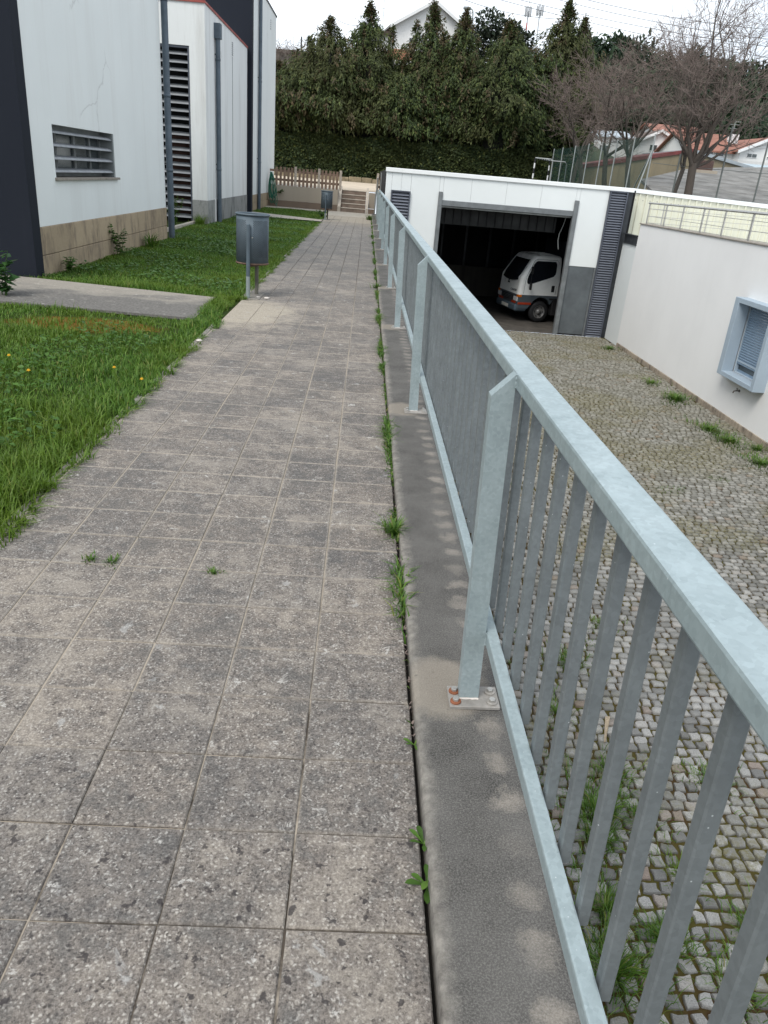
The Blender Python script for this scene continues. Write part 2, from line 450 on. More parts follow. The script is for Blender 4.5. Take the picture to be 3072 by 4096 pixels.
MAT['white_far'] = m_plaster('far_white_wall', (.76, .755, .735), (.6, .585, .56), .3)
MAT['cream_wall'] = m_plaster('sandy_render', (.40, .345, .275), (.29, .25, .20), .4)
MAT['brown_band'] = m_plaster('brown_render_band', (.20, .15, .112), (.13, .10, .08), .4)
MAT['old_wall'] = m_plaster('old_mossy_wall', (.20, .175, .15), (.06, .05, .045), .9)
MAT['gable_wall'] = m_plaster('ochre_render', (.27, .225, .145), (.12, .105, .075), .7)

def m_stone(name, a, b, stain, amt=.6, top=.56):
    t = NT(name)
    P = t.pos; x, y, z = t.sep(P)
    n = t.noise(25, 5, .7)
    c = t.mix(n, a, b)
    c = t.mix(.45, c, t.ramp(t.piece(), [(0, .8), (1, 1.15)]), 'MULTIPLY')
    s = t.noise(3.2, 6, .75, t.scale(P, (1.1, 1.1, .45)))
    c = t.mix(t.ramp(s, [(.47, 0.0), (.64, amt)]), c, stain)
    t.bump(t.noise(140, 3), .3, .003)
    return t.fin(c, .9, 0, .25)
MAT['granite_tan'] = m_stone('tan_granite', (.31, .24, .155), (.43, .345, .24), (.13, .10, .078), .62)
MAT['granite_grey'] = m_stone('grey_granite', (.20, .205, .20), (.33, .33, .315), (.07, .075, .075), .8)
MAT['granite_skirt'] = m_stone('skirting_stone', (.24, .19, .14), (.46, .40, .32), (.10, .08, .065), .8)
MAT['sill'] = m_stone('sill_stone', (.25, .225, .195), (.35, .315, .27), (.15, .13, .11), .5)
MAT['side_path'] = None

def m_slab():
    t = NT('side_path_concrete')
    x, y, z = t.sep(t.pos)
    big = t.noise(2.2, 6, .65, t.scale(t.pos, (1.0, 1.5, 1))); f = t.noise(70, 4, .75)
    c = t.ramp(f, [(.3, (.21, .19, .16)), (.7, (.35, .32, .272))])
    near = t.ramp(t.math('ADD', t.math('DIVIDE', t.math('SUBTRACT', y, 7.7), 1.8), t.math('MULTIPLY', t.math('SUBTRACT', big, .5), 1.3)), [(.46, .9), (.78, .12)])
    c = t.mix(near, c, t.ramp(t.noise(40, 4), [(.35, (.085, .082, .077)), (.65, (.16, .152, .142))]))
    c = t.mix(t.ramp(t.noise(11, 5, .7), [(.60, 0.0), (.68, .5)]), c, (.48, .46, .42))
    t.bump(f, .4, .003)
    return t.fin(c, .92, 0, .2)
MAT['slab'] = m_slab()
MAT['pale_slab'] = simple('pale_concrete', (.44, .40, .335), .9, 0, .3, 5, .3)

def m_cobble():
    t = NT('granite_cobble')
    P = t.pos; x, y, z = t.sep(P)
    r = t.piece()
    c = t.ramp(r, [(0, (.13, .13, .125)), (.3, (.20, .20, .193)), (.6, (.27, .268, .258)), (.9, (.35, .346, .33)), (1, (.21, .165, .135))])
    sp = t.noise(120, 4, .8)
    c = t.mix(t.ramp(sp, [(.35, .65), (.55, 0.0)]), c, (.10, .10, .098))
    c = t.mix(t.ramp(sp, [(.58, 0.0), (.75, .5)]), c, (.50, .485, .455))
    moss = t.noise(.55, 5, .6)
    m2 = t.noise(22, 4, .7)
    c = t.mix(t.math('MULTIPLY', t.ramp(moss, [(.46, 0.0), (.60, .75)]), t.ramp(m2, [(.38, 0.0), (.62, 1.0)])), c, (.120, .108, .036))
    far = t.ramp(t.math('DIVIDE', y, 25), [(.2, 0.0), (.6, .38)])
    c = t.mix(far, c, (.175, .152, .080))
    t.bump(t.noise(60, 5, .7), .6, .006)
    return t.fin(c, .88, 0, .3)
MAT['cobble'] = m_cobble()
def m_joint():
    t = NT('mossy_joint')
    n = t.noise(1.3, 5, .65); f = t.noise(40, 4, .7)
    c = t.mix(t.ramp(n, [(.40, 0.0), (.58, 1.0)]), (.055, .034, .017), (.066, .060, .016))
    c = t.mix(t.ramp(f, [(.45, 0.0), (.75, .6)]), c, (.085, .064, .022))
    t.bump(f, .8, .01)
    return t.fin(c, 1.0, 0, .1)
MAT['joint'] = m_joint()
def m_soil():
    t = NT('turf_soil')
    x, y, z = t.sep(t.pos)
    n = t.noise(3, 5, .65)
    c = t.mix(n, (.022, .040, .010), (.045, .062, .016))
    dx = t.math('DIVIDE', t.math('ADD', x, 2.55), .75); dy = t.math('DIVIDE', t.math('SUBTRACT', y, 7.22), .38)
    d = t.math('ADD', t.math('ADD', t.math('MULTIPLY', dx, dx), t.math('MULTIPLY', dy, dy)), t.math('MULTIPLY', t.math('SUBTRACT', t.noise(6, 5, .7), .5), 1.6))
    c = t.mix(t.ramp(d, [(.6, 1.0), (1.2, 0.0)]), c, t.mix(t.noise(30, 3), (.105, .055, .012), (.16, .095, .02)))
    t.bump(t.noise(40, 4), .8, .02)
    return t.fin(c, 1.0, 0, .1)
MAT['soil'] = m_soil()
def m_leaf(name, stops, rough=.55, trans=.25, tint=None):
    t = NT(name)
    c = t.ramp(t.piece(), stops)
    if tint:
        c = t.mix(t.ramp(t.noise(tint[0], 3, .6), [(.42, 0.0), (.64, tint[2])]), c, tint[1])
    m = t.fin(c, rough, 0, .3)
    t.b.inputs['Subsurface Weight'].default_value = 0
    d = t.n('BsdfTranslucent'); t.put(d.inputs['Color'], c)
    mx = t.n('MixShader'); mx.inputs[0].default_value = trans
    t.t.links.new(t.b.outputs[0], mx.inputs[1]); t.t.links.new(d.outputs[0], mx.inputs[2])
    t.t.links.new(mx.outputs[0], t.out.inputs[0])
    return m
MAT['grass'] = m_leaf('grass_blades', [(0, (.046, .105, .014)), (.4, (.080, .172, .022)), (.75, (.122, .235, .032)), (.93, (.17, .27, .048)), (1, (.27, .25, .08))], .5, .35, (.9, (.115, .175, .014), .7))
MAT['weed'] = m_leaf('weed_leaves', [(0, (.045, .10, .014)), (.6, (.085, .18, .025)), (.9, (.13, .22, .03)), (1, (.22, .20, .06))], .45, .35)
MAT['clover'] = m_leaf('broad_weed_leaves', [(0, (.040, .095, .016)), (.7, (.070, .150, .026)), (1, (.095, .19, .036))], .45, .3)
MAT['cypress'] = m_leaf('cypress_sprays', [(0, (.016, .029, .010)), (.4, (.036, .058, .016)), (.75, (.062, .090, .024)), (.94, (.10, .128, .034)), (1, (.105, .090, .034))], .7, .15, (.20, (.058, .056, .018), .6))
MAT['cypress_tip'] = m_leaf('cypress_brown_tips', [(0, (.050, .042, .022)), (.5, (.080, .066, .032)), (1, (.12, .085, .044))], .7, .2)
MAT['hedge'] = m_leaf('hedge_leaves', [(0, (.024, .038, .016)), (.5, (.046, .070, .025)), (.85, (.074, .10, .032)), (1, (.15, .16, .04))], .65, .1, (.5, (.045, .055, .014), .6))
MAT['pine'] = m_leaf('pine_needles', [(0, (.012, .026, .013)), (.6, (.026, .048, .022)), (1, (.042, .068, .030))], .7, .12)
MAT['euca'] = m_leaf('eucalyptus_leaves', [(0, (.016, .025, .015)), (.6, (.030, .046, .026)), (1, (.055, .062, .038))], .7, .15)
MAT['ivy'] = m_leaf('large_leaves', [(0, (.022, .060, .018)), (.6, (.040, .10, .028)), (1, (.065, .14, .04))], .35, .25)
def m_bark(name, a, b):
    t = NT(name)
    n = t.noise(8, 5, .7, t.scale(t.pos, (3, 3, .7)))
    return t.fin(t.mix(n, a, b), .9, 0, .2)
MAT['bark'] = m_bark('bark', (.055, .046, .038), (.12, .10, .085))
MAT['twig'] = m_bark('twigs', (.105, .080, .070), (.25, .20, .175))
MAT['sand'] = simple('sandy_ground', (.56, .47, .36), .95, 0, .25, 1.5, .3)
MAT['terrain'] = simple('rough_grass_ground', (.055, .065, .028), .95, 0, .5, .4)
MAT['court'] = simple('court_asphalt', (.10, .10, .10), .9, 0, .3, 2)
MAT['panel'] = simple('white_sandwich_panel', (.735, .765, .755), .45, 0, .05, .8)
MAT['panel_cap'] = simple('white_capping', (.80, .815, .805), .45, 0, .05, 1.5)
MAT['louvre'] = simple('anthracite_louvre', (.085, .095, .12), .5, .1, .2, 6)
MAT['louvre_s'] = simple('slate_louvre_slat', (.17, .185, .22), .45, .1, .15, 6)
MAT['louvre_l'] = simple('grey_louvre_blade', (.33, .345, .36), .5, .15, .25, 8)
MAT['louvre_w'] = simple('window_blade', (.27, .285, .30), .45, .15, .25, 8)
MAT['dark'] = simple('dark_interior', (.007, .007, .008), .9, 0, .4, 2)
MAT['rust_panel'] = simple('red_brown_door', (.075, .03, .022), .7, 0, .4, 3)
MAT['gframe'] = simple('grey_door_frame', (.20, .215, .22), .5, .2, .3, 5)
MAT['gdoor'] = simple('grey_side_door', (.135, .152, .162), .5, .15, .35, 2.5)
MAT['steel'] = simple('dark_steel', (.045, .05, .055), .5, .3, .3, 5)
MAT['yellow'] = simple('pale_yellow_cladding', (.66, .655, .53), .5, 0, .1, 1.2)
MAT['pipe'] = simple('slate_blue_pipe', (.095, .125, .155), .45, .1, .3, 4)
MAT['bin'] = simple('slate_grey_bin', (.088, .118, .140), .58, .05, .25, 7)
MAT['bin_foot'] = simple('galvanised_foot', (.30, .345, .34), .55, .3, .25, 9)
MAT['bin_hole'] = simple('perforation', (.03, .038, .045), .7, 0, .2, 9)
MAT['rusty'] = simple('rusty_steel', (.16, .10, .07), .8, .1, .55, 14)
MAT['rust_o'] = simple('orange_rust', (.24, .085, .04), .85, 0, .4, 30)
MAT['zinc'] = simple('zinc_bolt', (.46, .45, .42), .4, .6, .2, 30)
MAT['red_cap'] = simple('red_edge_trim', (.33, .075, .06), .6, 0, .25, 4)
MAT['glass'] = simple('window_glass', (.05, .065, .07), .08, 0, .15, .7, 0, .8)
MAT['alu'] = simple('grey_window_frame', (.25, .27, .27), .45, .2, .2, 6)
MAT['blue_sur'] = simple('blue_grey_surround', (.36, .435, .50), .6, 0, .1, 3)
MAT['shutter'] = simple('blue_grey_shutter', (.21, .29, .38), .5, 0, .15, 6)
MAT['brass'] = simple('weathered_brass', (.13, .11, .09), .5, .5, .3, 30)
MAT['wood'] = simple('weathered_timber', (.29, .195, .14), .85, 0, .4, 9, .3)
MAT['wood_l'] = simple('pale_timber_end', (.52, .44, .36), .85, 0, .3, 9)
MAT['step'] = simple('step_riser_concrete', (.26, .20, .16), .9, 0, .35, 5, .3)
MAT['nosing'] = simple('pale_step_tread', (.53, .47, .39), .9, 0, .25, 5)
MAT['low_wall'] = simple('ochre_stone_wall', (.33, .265, .17), .95, 0, .55, 3, .5)
MAT['hose'] = simple('green_hose', (.012, .14, .085), .35, 0, .25, 7)
MAT['paint_w'] = simple('white_paint', (.78, .78, .77), .5, 0, .1, 4)
MAT['paint_k'] = simple('black_paint', (.02, .02, .022), .5, 0, .1, 4)
MAT['paint_r'] = simple('red_paint', (.42, .06, .05), .5, 0, .1, 4)
MAT['roof_o'] = simple('orange_roof_tiles', (.31, .14, .098), .8, 0, .35, 2)
MAT['roof_b'] = simple('brown_roof_tiles', (.13, .095, .08), .85, 0, .35, 2)
MAT['fibre'] = simple('grey_fibre_cement', (.27, .262, .245), .92, 0, .5, 1.1, .5)
MAT['metal_roof'] = simple('pale_metal_roof', (.42, .47, .50), .5, .2, .2, 2)
MAT['coping'] = simple('dull_red_coping', (.19, .05, .05), .8, 0, .35, 2)
MAT['pole'] = simple('galvanised_pole', (.36, .38, .37), .5, .3, .2, 4)
MAT['pole_d'] = simple('dull_fence_post', (.16, .175, .165), .6, .2, .2, 4)
MAT['cable'] = simple('cable', (.12, .125, .13), .6, 0, .1, 4)
MAT['mast'] = simple('mast_steel', (.52, .53, .54), .5, .2, .1, 4)
MAT['yellow_flower'] = simple('yellow_petals', (.75, .42, .015), .6, 0, .1, 50)
MAT['stone_w'] = simple('pale_stone', (.62, .57, .52), .9, 0, .2, 40)
def m_net(name, col, amt, sc):
    t = NT(name)
    t.fin(col, .8)
    x, y, z = t.sep(t.pos)
    tr = t.n('BsdfTransparent'); mx = t.n('MixShader')
    f = t.math('MULTIPLY', t.ramp(t.noise(sc, 3), [(.3, .7), (.7, 1.0)]), amt)
    t.put(mx.inputs[0], f)
    t.t.links.new(tr.outputs[0], mx.inputs[1]); t.t.links.new(t.b.outputs[0], mx.inputs[2])
    t.t.links.new(mx.outputs[0], t.out.inputs[0])
    return t.m
MAT['net_green'] = m_net('green_netting', (.018, .055, .042), .55, .6)
MAT['net_grey'] = m_net('wire_mesh', (.16, .165, .155), .17, 2)
# truck
MAT['tr_white'] = simple('truck_white_paint', (.86, .87, .835), .3, 0, .04, 2, 0, .5)
MAT['tr_grey'] = simple('truck_grey_band', (.075, .092, .105), .45, 0, .15, 3)
MAT['tr_bumper'] = simple('truck_bumper', (.075, .105, .13), .45, 0, .15, 3)
MAT['tr_black'] = simple('black_rubber', (.016, .016, .017), .75, 0, .2, 9)
MAT['tr_rim'] = simple('steel_rim', (.24, .235, .225), .5, .4, .3, 12)
MAT['tr_lamp'] = simple('headlamp_glass', (.72, .74, .74), .12, .2, .1, 30, 0, .8)
MAT['tr_orange'] = simple('orange_lens', (.62, .15, .012), .25, 0, .1, 20, 0, .7)
MAT['tr_red'] = simple('red_strip', (.38, .045, .015), .35, 0, .15, 20)
MAT['tr_glass'] = simple('truck_glass', (.010, .012, .016), .06, 0, .1, 2, 0, .8)
MAT['tr_box'] = simple('dark_cargo_body', (.018, .021, .030), .6, 0, .2, 2)
MAT['tr_plate'] = simple('number_plate', (.62, .61, .55), .4, 0, .1, 10)
MAT['hiviz'] = simple('yellow_cloth', (.55, .50, .05), .8, 0, .2, 9)
MAT['crack_soil'] = simple('dark_crack_soil', (.022, .018, .014), 1.0, 0, .5, 20)
# ------------------------------------------------------------------ ground
YARD = -2.83
def sstep(a, b, v):
    t = np.clip((v - a) / (b - a), 0, 1); return t * t * (3 - 2 * t)
def terrain(x, y):
    """height of the land behind the upper road"""
    base = .83 + .17 * sstep(36, 56, y) + .22 * sstep(2, 6, x) * sstep(38, 42, y)
    left = 10.6 * sstep(62, 92, y) + 5 * sstep(92, 220, y)
    right = 3.2 * sstep(60, 82, y) + 13.5 * sstep(92, 165, y) + 6 * sstep(165, 330, y)
    m = sstep(14, 27, x)
    return base + left * (1 - m) + right * m
ys = np.concatenate([np.linspace(35.05, 62, 28), np.linspace(64, 130, 34), np.linspace(135, 420, 30), [700, 1500]])
xs = np.concatenate([[-1200, -500, -250], np.linspace(-140, -20, 20), np.linspace(-16, 44, 41), np.linspace(50, 240, 26), [400, 700, 1200]])
gx, gy = np.meshgrid(xs, ys)
gv = np.stack([gx.ravel(), gy.ravel(), terrain(gx, gy).ravel()], 1)
nx = len(xs); ii, jj = np.meshgrid(np.arange(nx - 1), np.arange(len(ys) - 1))
a = (jj * nx + ii).ravel()
gf = np.stack([a, a + 1, a + nx + 1, a + nx], 1)
structure(obj_from_mesh('terrain', np_mesh('terrain', gv, gf, MAT['terrain'], True)))
# sandy upper road between the steps and the hedge
m = MB(); nyy = 20
for i in range(nyy):
    y0 = 35.06 + i * 1.0; y1 = y0 + 1.0
    z0 = float(terrain(np.array(-3.), np.array(y0))) + .012; z1 = float(terrain(np.array(-3.), np.array(y1))) + .012
    m.add([(-30, y0, z0), (2.2, y0, z0), (2.2, y1, z1), (-30, y1, z1)], [(0, 1, 2, 3)])
structure(m.build('upper_road', MAT['sand']))
m = MB().box(3.5, 12.6, 38.6, 56, 1.1, 1.24)
structure(m.build('sports_court', MAT['court']))
# lower ground left of the path (turf soil) and behind the camera
m = MB().add([(-60, -30, -.03), (-1.40, -30, -.03), (-1.40, 34, -.03), (-60, 34, -.03)], [(0, 1, 2, 3)])
structure(m.build('lawn_soil', MAT['soil']))

# ------------------------------------------------------------------ path and its paving tiles
m = MB().add([(-1.40, -8, -.0055), (.222, -8, -.0055), (.222, 34, -.0055), (-1.40, 34, -.0055)], [(0, 1, 2, 3)])
path = structure(m.build('path', MAT['bed']))
XJ = [-1.394, -1.130, -.866, -.602, -.338, -.074, .226]
ROW0, PITCH = 1.085, .2517
def tile_geo(w, d, g=.0018, c=.0035, h=.03):
    x0, x1, y0, y1 = g, w - g, g, d - g
    vs = [(x0, y0, -h), (x1, y0, -h), (x1, y1, -h), (x0, y1, -h), (x0, y0, -c), (x1, y0, -c), (x1, y1, -c), (x0, y1, -c),
          (x0 + c, y0 + c, 0), (x1 - c, y0 + c, 0), (x1 - c, y1 - c, 0), (x0 + c, y1 - c, 0)]
    fs = [(0, 1, 5, 4), (1, 2, 6, 5), (2, 3, 7, 6), (3, 0, 4, 7), (4, 5, 9, 8), (5, 6, 10, 9), (6, 7, 11, 10), (7, 4, 8, 11), (8, 9, 10, 11)]
    return vs, fs
tile_me = {}
for w in (round(XJ[1] - XJ[0], 4), round(XJ[6] - XJ[5], 4)):
    vs, fs = tile_geo(w, PITCH); tile_me[w] = MB().add(vs, fs).mesh('paving_tile', MAT['tile'])
rest = MB(); count = 0
for k in range(-9, 117):
    y0 = ROW0 + k * PITCH
    if y0 > 30.3: break
    for c in range(6):
        w = round(XJ[c + 1] - XJ[c], 4)
        if (c == 0 and 7.55 < y0 < 9.0): pass
        dz = random.uniform(-.0016, .0016); ox = random.uniform(-.0014, .0014); oy = random.uniform(-.0014, .0014)
        vis = y0 > .62
        if vis and count < 300:
            o = bpy.data.objects.new('paving_tile', tile_me[w]); _link(o, path)
            o.location = (XJ[c] + ox, y0 + oy, dz); o.rotation_euler = (random.uniform(-.002, .002), random.uniform(-.002, .002), random.uniform(-.003, .003))
            count += 1
        else:
            vs, fs = tile_geo(w, PITCH)
            rest.add([(p[0] + XJ[c] + ox, p[1] + y0 + oy, p[2] + dz) for p in vs], fs)
tag(rest.build('paving_tiles', MAT['tile'], path), kind='stuff')
# smooth slab strip by the foot of the steps
structure(MB().box(-1.56, .235, 30.42, 34.0, -.04, .003).build('landing', MAT['pale_slab']))
# thin grey edging stones between path and lawn
edge = thing('path_edging', 'low grey concrete edging strip between the paved path and the lawn', 'edging', (-1.42, 4, 0))
yy = .9
while yy < 25.4:
    L = .95
    if not (7.5 < yy + L / 2 < 9.4):
        MB().cbox(-1.452, -1.402, yy, yy + L - .012, -.08, -.006 + random.uniform(-.006, .006), .006).build('edging_stone', MAT['plinth'], edge)
    yy += L

# side paths to the white building
sp = structure(MB().add([(-1.66, 7.76, -.02), (-1.71, 9.17, -.02), (-4.0, 9.60, -.02), (-9, 10.2, -.02), (-9, 8.4, -.02), (-3.55, 7.9, -.02),
                         (-1.66, 7.76, .006), (-1.71, 9.17, .006), (-4.0, 9.60, .006), (-9, 10.2, .006), (-9, 8.4, .006), (-3.55, 7.9, .006)],
                        [(6, 11, 10, 9, 8, 7), (0, 1, 7, 6), (1, 2, 8, 7), (4, 5, 11, 10), (5, 0, 6, 11)]).build('side_path', MAT['slab']))
structure(MB().add([(-1.42, 25.9, .004), (-1.42, 26.9, .004), (-4.1, 28.4, .004), (-6, 29.4, .004), (-6, 26.6, .004), (-3.2, 26.1, .004)], [(0, 1, 2, 3, 4, 5)]).build('side_path', MAT['pale_slab']))
structure(MB().box(-4.1, -1.56, 32.75, 34, -.03, .004).build('side_path', MAT['pale_slab']))

structure(MB().box(.2, .30, -8, 34, -.12, -.035).build('joint_soil', MAT['crack_soil']))
# ------------------------------------------------------------------ plinth and railing
pl = thing('retaining_wall', 'low weathered concrete plinth with rounded edge carrying the metal railing', 'retaining wall', (.4, 15, YARD))
MB().box(.237, .553, -8, 33.8, -.40, .03).build('coping', MAT['plinth'], pl, bevel=.018, seg=3)
MB().box(.26, .53, -8, 33.8, YARD - .1, -.40).build('wall', MAT['plinth'], pl)

rail = thing('railing', 'galvanised steel railing with vertical bars running along the path', 'railing', (.43, 15, .03))
rail.location.x += .018; rail.rotation_euler = (0, -R(1.8), 0)      # the whole railing leans a little over the path
Y0, Y1 = -2.2, 29.25
MB().box(.413, .481, Y0, Y1, .994, 1.034).build('top_rail', MAT['galv'], rail, bevel=.006, seg=2)
MB().box(.414, .447, Y0, Y1, .236, .277).build('bottom_rail', MAT['galv'], rail, bevel=.005, seg=2)
bar_me = MB().cbox(-.012, .012, -.0125, .0125, .232, .996, .003).mesh('baluster', MAT['galv_bar'])
post_me = MB().prism([(0, .012), (.058, .012), (.058, 1.002), (0, .945)], 1, 0, .042).mesh('post', MAT['galv'])
plate_me = MB().cbox(-.075, .075, 0, .10, 0, .012, .002).mesh('base_plate', MAT['plate'])
def bolt_mesh(mat_w):
    me = MB().lathe([(.0001, .004), (.017, .004), (.017, 0)], (0, 0, 0), 14, False).add([], []).mesh('bolt', mat_w)
    return me
bolt_me = {}
for nm, mt in (('zinc', 'plate'), ('rust', 'rust_o')):
    b = MB().lathe([(.0165, 0), (.0165, .004), (.012, .006), (.0001, .006)], (0, 0, 0), 14, False)
    b.lathe([(.0098, .005), (.0098, .0125), (.0085, .0145), (.0001, .0145)], (0, 0, 0), 6, False)
    me = b.mesh('bolt', MAT[mt]); me.materials.append(MAT['zinc'])
    nf = len(me.polygons); half = 14 * 3
    for i, p in enumerate(me.polygons): p.material_index = 1 if i >= half else 0
    bolt_me[nm] = me
rw = random.Random(2)
def bead(p, q, r, n=9):
    return MB().tube([Vector(p).lerp(Vector(q), i / n) + Vector((rw.uniform(-.001, .001), rw.uniform(-.001, .001), rw.uniform(-.001, .001))) for i in range(n + 1)], [r * rw.uniform(.6, 1.25) for i in range(n + 1)], 6)
weld_me = [bead((.0, -.002, .013), (.058, -.002, .013), .0038).mesh('weld_bead', MAT['stone_w']), bead((.059, -.001, .206), (.059, -.001, .247), .0036).mesh('weld_bead', MAT['galv']), bead((.059, .001, .966), (.059, .001, 1.002), .004).mesh('weld_bead', MAT['galv'])]
for k in range(-1, 10):
    y = 1.83 + 3.03 * k
    p = obj_from_mesh('post', post_me, rail, (.354, y, .03))
    for wm in weld_me: obj_from_mesh('weld_bead', wm, p)
    bp = obj_from_mesh('base_plate', plate_me, rail, (.398, y - .04, .0315))
    for (bx, by, kind) in ((-.056, .022, 'rust'), (-.056, .07, 'rust'), (.053, .022, 'zinc'), (.053, .07, 'zinc')):
        if k > 0: kind = 'zinc'
        obj_from_mesh('bolt', bolt_me[kind], bp, WO[bp.name] + Vector((bx, by, .012)))
    for j in range(22):
        yb = y + .012 + (j + .5) * 3.03 / 22
        if yb < -.6 or yb > Y1: continue
        obj_from_mesh('baluster', bar_me, rail, (.4635, yb, 0))

# ------------------------------------------------------------------ yard with cobbles
yard = structure(MB().add([(.5, -8, YARD - .014), (8.2, -8, YARD - .014), (8.2, 25.0, YARD - .014), (.5, 25.0, YARD - .014)], [(0, 1, 2, 3)]).build('yard', MAT['joint'], origin=(4, 10, YARD)))
cob_rest = MB()
cob_list = []
SX, SY = .112, .108
rowi = 0; y = 1.0
rr = random.Random(3)
while y < 24.9:
    # hand-laid rows wander a little
    x = .60 + rr.uniform(0, .1)
    while x < 8.06:
        w = SX * rr.uniform(.78, 1.25)
        if x / (y + .001) < 1.9 and y > x * .45 - .2:
            cob_list.append((x + w / 2 + .03 * math.sin(y * 1.7), y + .022 * math.sin(x * 2.3 + y * .6) + rr.uniform(-.006, .006), w))
        x += w
    y += SY * rr.uniform(.94, 1.06); rowi += 1
def cob_geo(w, d, r):
    """squat stone with uneven worn top"""
    g = .012
    hx, hy = w / 2 - g, d / 2 - g
    base = []; top = []
    for (sx, sy) in ((-1, -1), (0, -1), (1, -1), (1, 0), (1, 1), (0, 1), (-1, 1), (-1, 0)):
        jx = r.uniform(-.009, .009); jy = r.uniform(-.009, .009); e = 1.0 if sx and sy else 1.03
        base.append((sx * hx * e + jx, sy * hy * e + jy, -.03))
        top.append((sx * hx * e * .90 + jx, sy * hy * e * .90 + jy, .009 + r.uniform(-.0045, .0045)))
    sh = [(p[0], p[1], -.001 + r.uniform(-.002, .002)) for p in base]
    vs = base + sh + top + [(r.uniform(-.01, .01), r.uniform(-.01, .01), .011 + r.uniform(-.004, .004))]
    fs = []
    for k in range(8):
        n = (k + 1) % 8
        fs += [(k, n, 8 + n, 8 + k), (8 + k, 8 + n, 16 + n, 16 + k), (16 + k, 16 + n, 24)]
    return vs, fs
variants = []
for i in range(16):
    vs, fs = cob_geo(SX, SY, rr); b = MB().add(vs, fs); b.sm = [False] * len(b.f)
    variants.append((b.mesh('cobblestone', MAT['cobble']), np.array(vs), fs))
cob_list.sort(key=lambda c: c[0] ** 2 + c[1] ** 2)
cam_near = [c for c in cob_list if c[0] > .338 * c[1] + .72 and c[0] < .72 * c[1] + .75 and c[1] > 2.6]
near_set = set(cam_near[:300])
big_v = []; big_f = []; off = 0
for c in cob_list:
    i = rr.randrange(16); me, va, fs = variants[i]
    rz = rr.uniform(-.09, .09) + (math.pi if rr.random() < .5 else 0)
    dz = rr.uniform(-.006, .006)
    if c in near_set:
        o = obj_from_mesh('cobblestone', me, yard, (c[0], c[1], YARD + dz))
        o.scale = (c[2] / SX, 1, 1); o.rotation_euler = (rr.uniform(-.04, .04), rr.uniform(-.04, .04), rz)
    else:
        v = va.copy(); v[:, 0] *= c[2] / SX
        cs, sn = math.cos(rz), math.sin(rz)
        v = np.stack([v[:, 0] * cs - v[:, 1] * sn + c[0], v[:, 0] * sn + v[:, 1] * cs + c[1], v[:, 2] + YARD + dz], 1)
        big_v.append(v); big_f.append((off, i)); off += 25
def tri_faces(fs):
    out = []
    for f in fs:
        if len(f) == 4: out += [(f[0], f[1], f[2]), (f[0], f[2], f[3])]
        else: out.append(f)
    return np.array(out, dtype=np.int32)
tf = [tri_faces(v[2]) for v in variants]
FV = np.concatenate(big_v); FF = np.concatenate([tf[i] + o for (o, i) in big_f])
me = np_mesh('cobblestones', FV - np.array([4, 10, YARD]), FF, MAT['cobble'], False)
tag(obj_from_mesh('cobblestones', me, yard), kind='stuff')
# ------------------------------------------------------------------ white building on the left
B = thing('white_building', 'tall white rendered building with navy end walls and granite base left of the path', 'building', (-6, 20, 0))
XA = -4.0
# front volume: wall with a window opening
WY0, WY1, WZ0, WZ1 = 10.66, 13.16, 1.12, 1.735
m = MB()
m.box(XA - .3, XA, 9.90, WY0, .56, 7.6); m.box(XA - .3, XA, WY1, 16.32, .56, 7.6)
m.box(XA - .3, XA, WY0, WY1, .56, WZ0 - .03); m.box(XA - .3, XA, WY0, WY1, WZ1, 7.6)
m.box(-14, XA - .3, 16.1, 16.32, 0, 7.6)
m.box(-14, XA - .3, 9.95, 16.1, 7.4, 7.6)
m.build('wall', MAT['white_a'], B)
MB().box(-14, -3.965, 9.66, 9.897, -.02, 7.7).build('navy_wall', MAT['navy'], B)
yy = 9.90
lens = [1.15, 1.02, .98, 1.2, 1.0, 1.07]
for L in lens:
    y1 = min(yy + L, 16.32)
    MB().cbox(XA - .25, XA + .012, yy + .003, y1 - .003, .225, .557, .006).build('plinth_block', MAT['granite_tan'], B, origin=(XA, yy, .225))
    yy = y1
yy = 9.90
for L in (.6, 1.1, 1.05, 1.0, 1.15, 1.0, .52):
    y1 = min(yy + L, 16.32)
    MB().cbox(XA - .25, XA + .012, yy + .003, y1 - .003, -.1, .219, .006).build('plinth_block', MAT['granite_tan'], B, origin=(XA, yy, 0))
    yy = y1
# window: lining, frame, panes, four big blades, sill
W = group_part('window', B, (XA, 11.9, 1.4))
MB().box(XA - .30, XA - .004, WY0, WY0 + .02, WZ0, WZ1).build('lining', MAT['alu'], W)
MB().box(XA - .30, XA - .004, WY1 - .06, WY1 - .002, WZ0, WZ1).build('lining', MAT['alu'], W)
m = MB()
XF = XA - .24
for (y0, y1, z0, z1) in ((WY0 + .02, WY1 - .06, WZ0, WZ0 + .05), (WY0 + .02, WY1 - .06, WZ1 - .05, WZ1), (WY0 + .02, WY0 + .07, WZ0 + .05, WZ1 - .05),
                         (WY0 + .55, WY0 + .62, WZ0 + .05, WZ1 - .05), (WY0 + 1.25, WY0 + 1.33, WZ0 + .05, WZ1 - .05), (WY1 - .6, WY1 - .53, WZ0 + .05, WZ1 - .05), (WY1 - .12, WY1 - .06, WZ0 + .05, WZ1 - .05)):
    m.box(XF, XF + .05, y0, y1, z0, z1)
m.build('frame', MAT['alu'], W)
for (y0, y1) in ((WY0 + .07, WY0 + .55), (WY0 + .62, WY0 + 1.25), (WY0 + 1.33, WY1 - .6), (WY1 - .53, WY1 - .12)):
    MB().box(XF + .015, XF + .025, y0, y1, WZ0 + .05, WZ1 - .05).build('pane', MAT['glass'], W)
    MB().box(XF - .35, XF - .33, y0 - .05, y1 + .05, WZ0, WZ1).build('room_back', MAT['dark'], W)
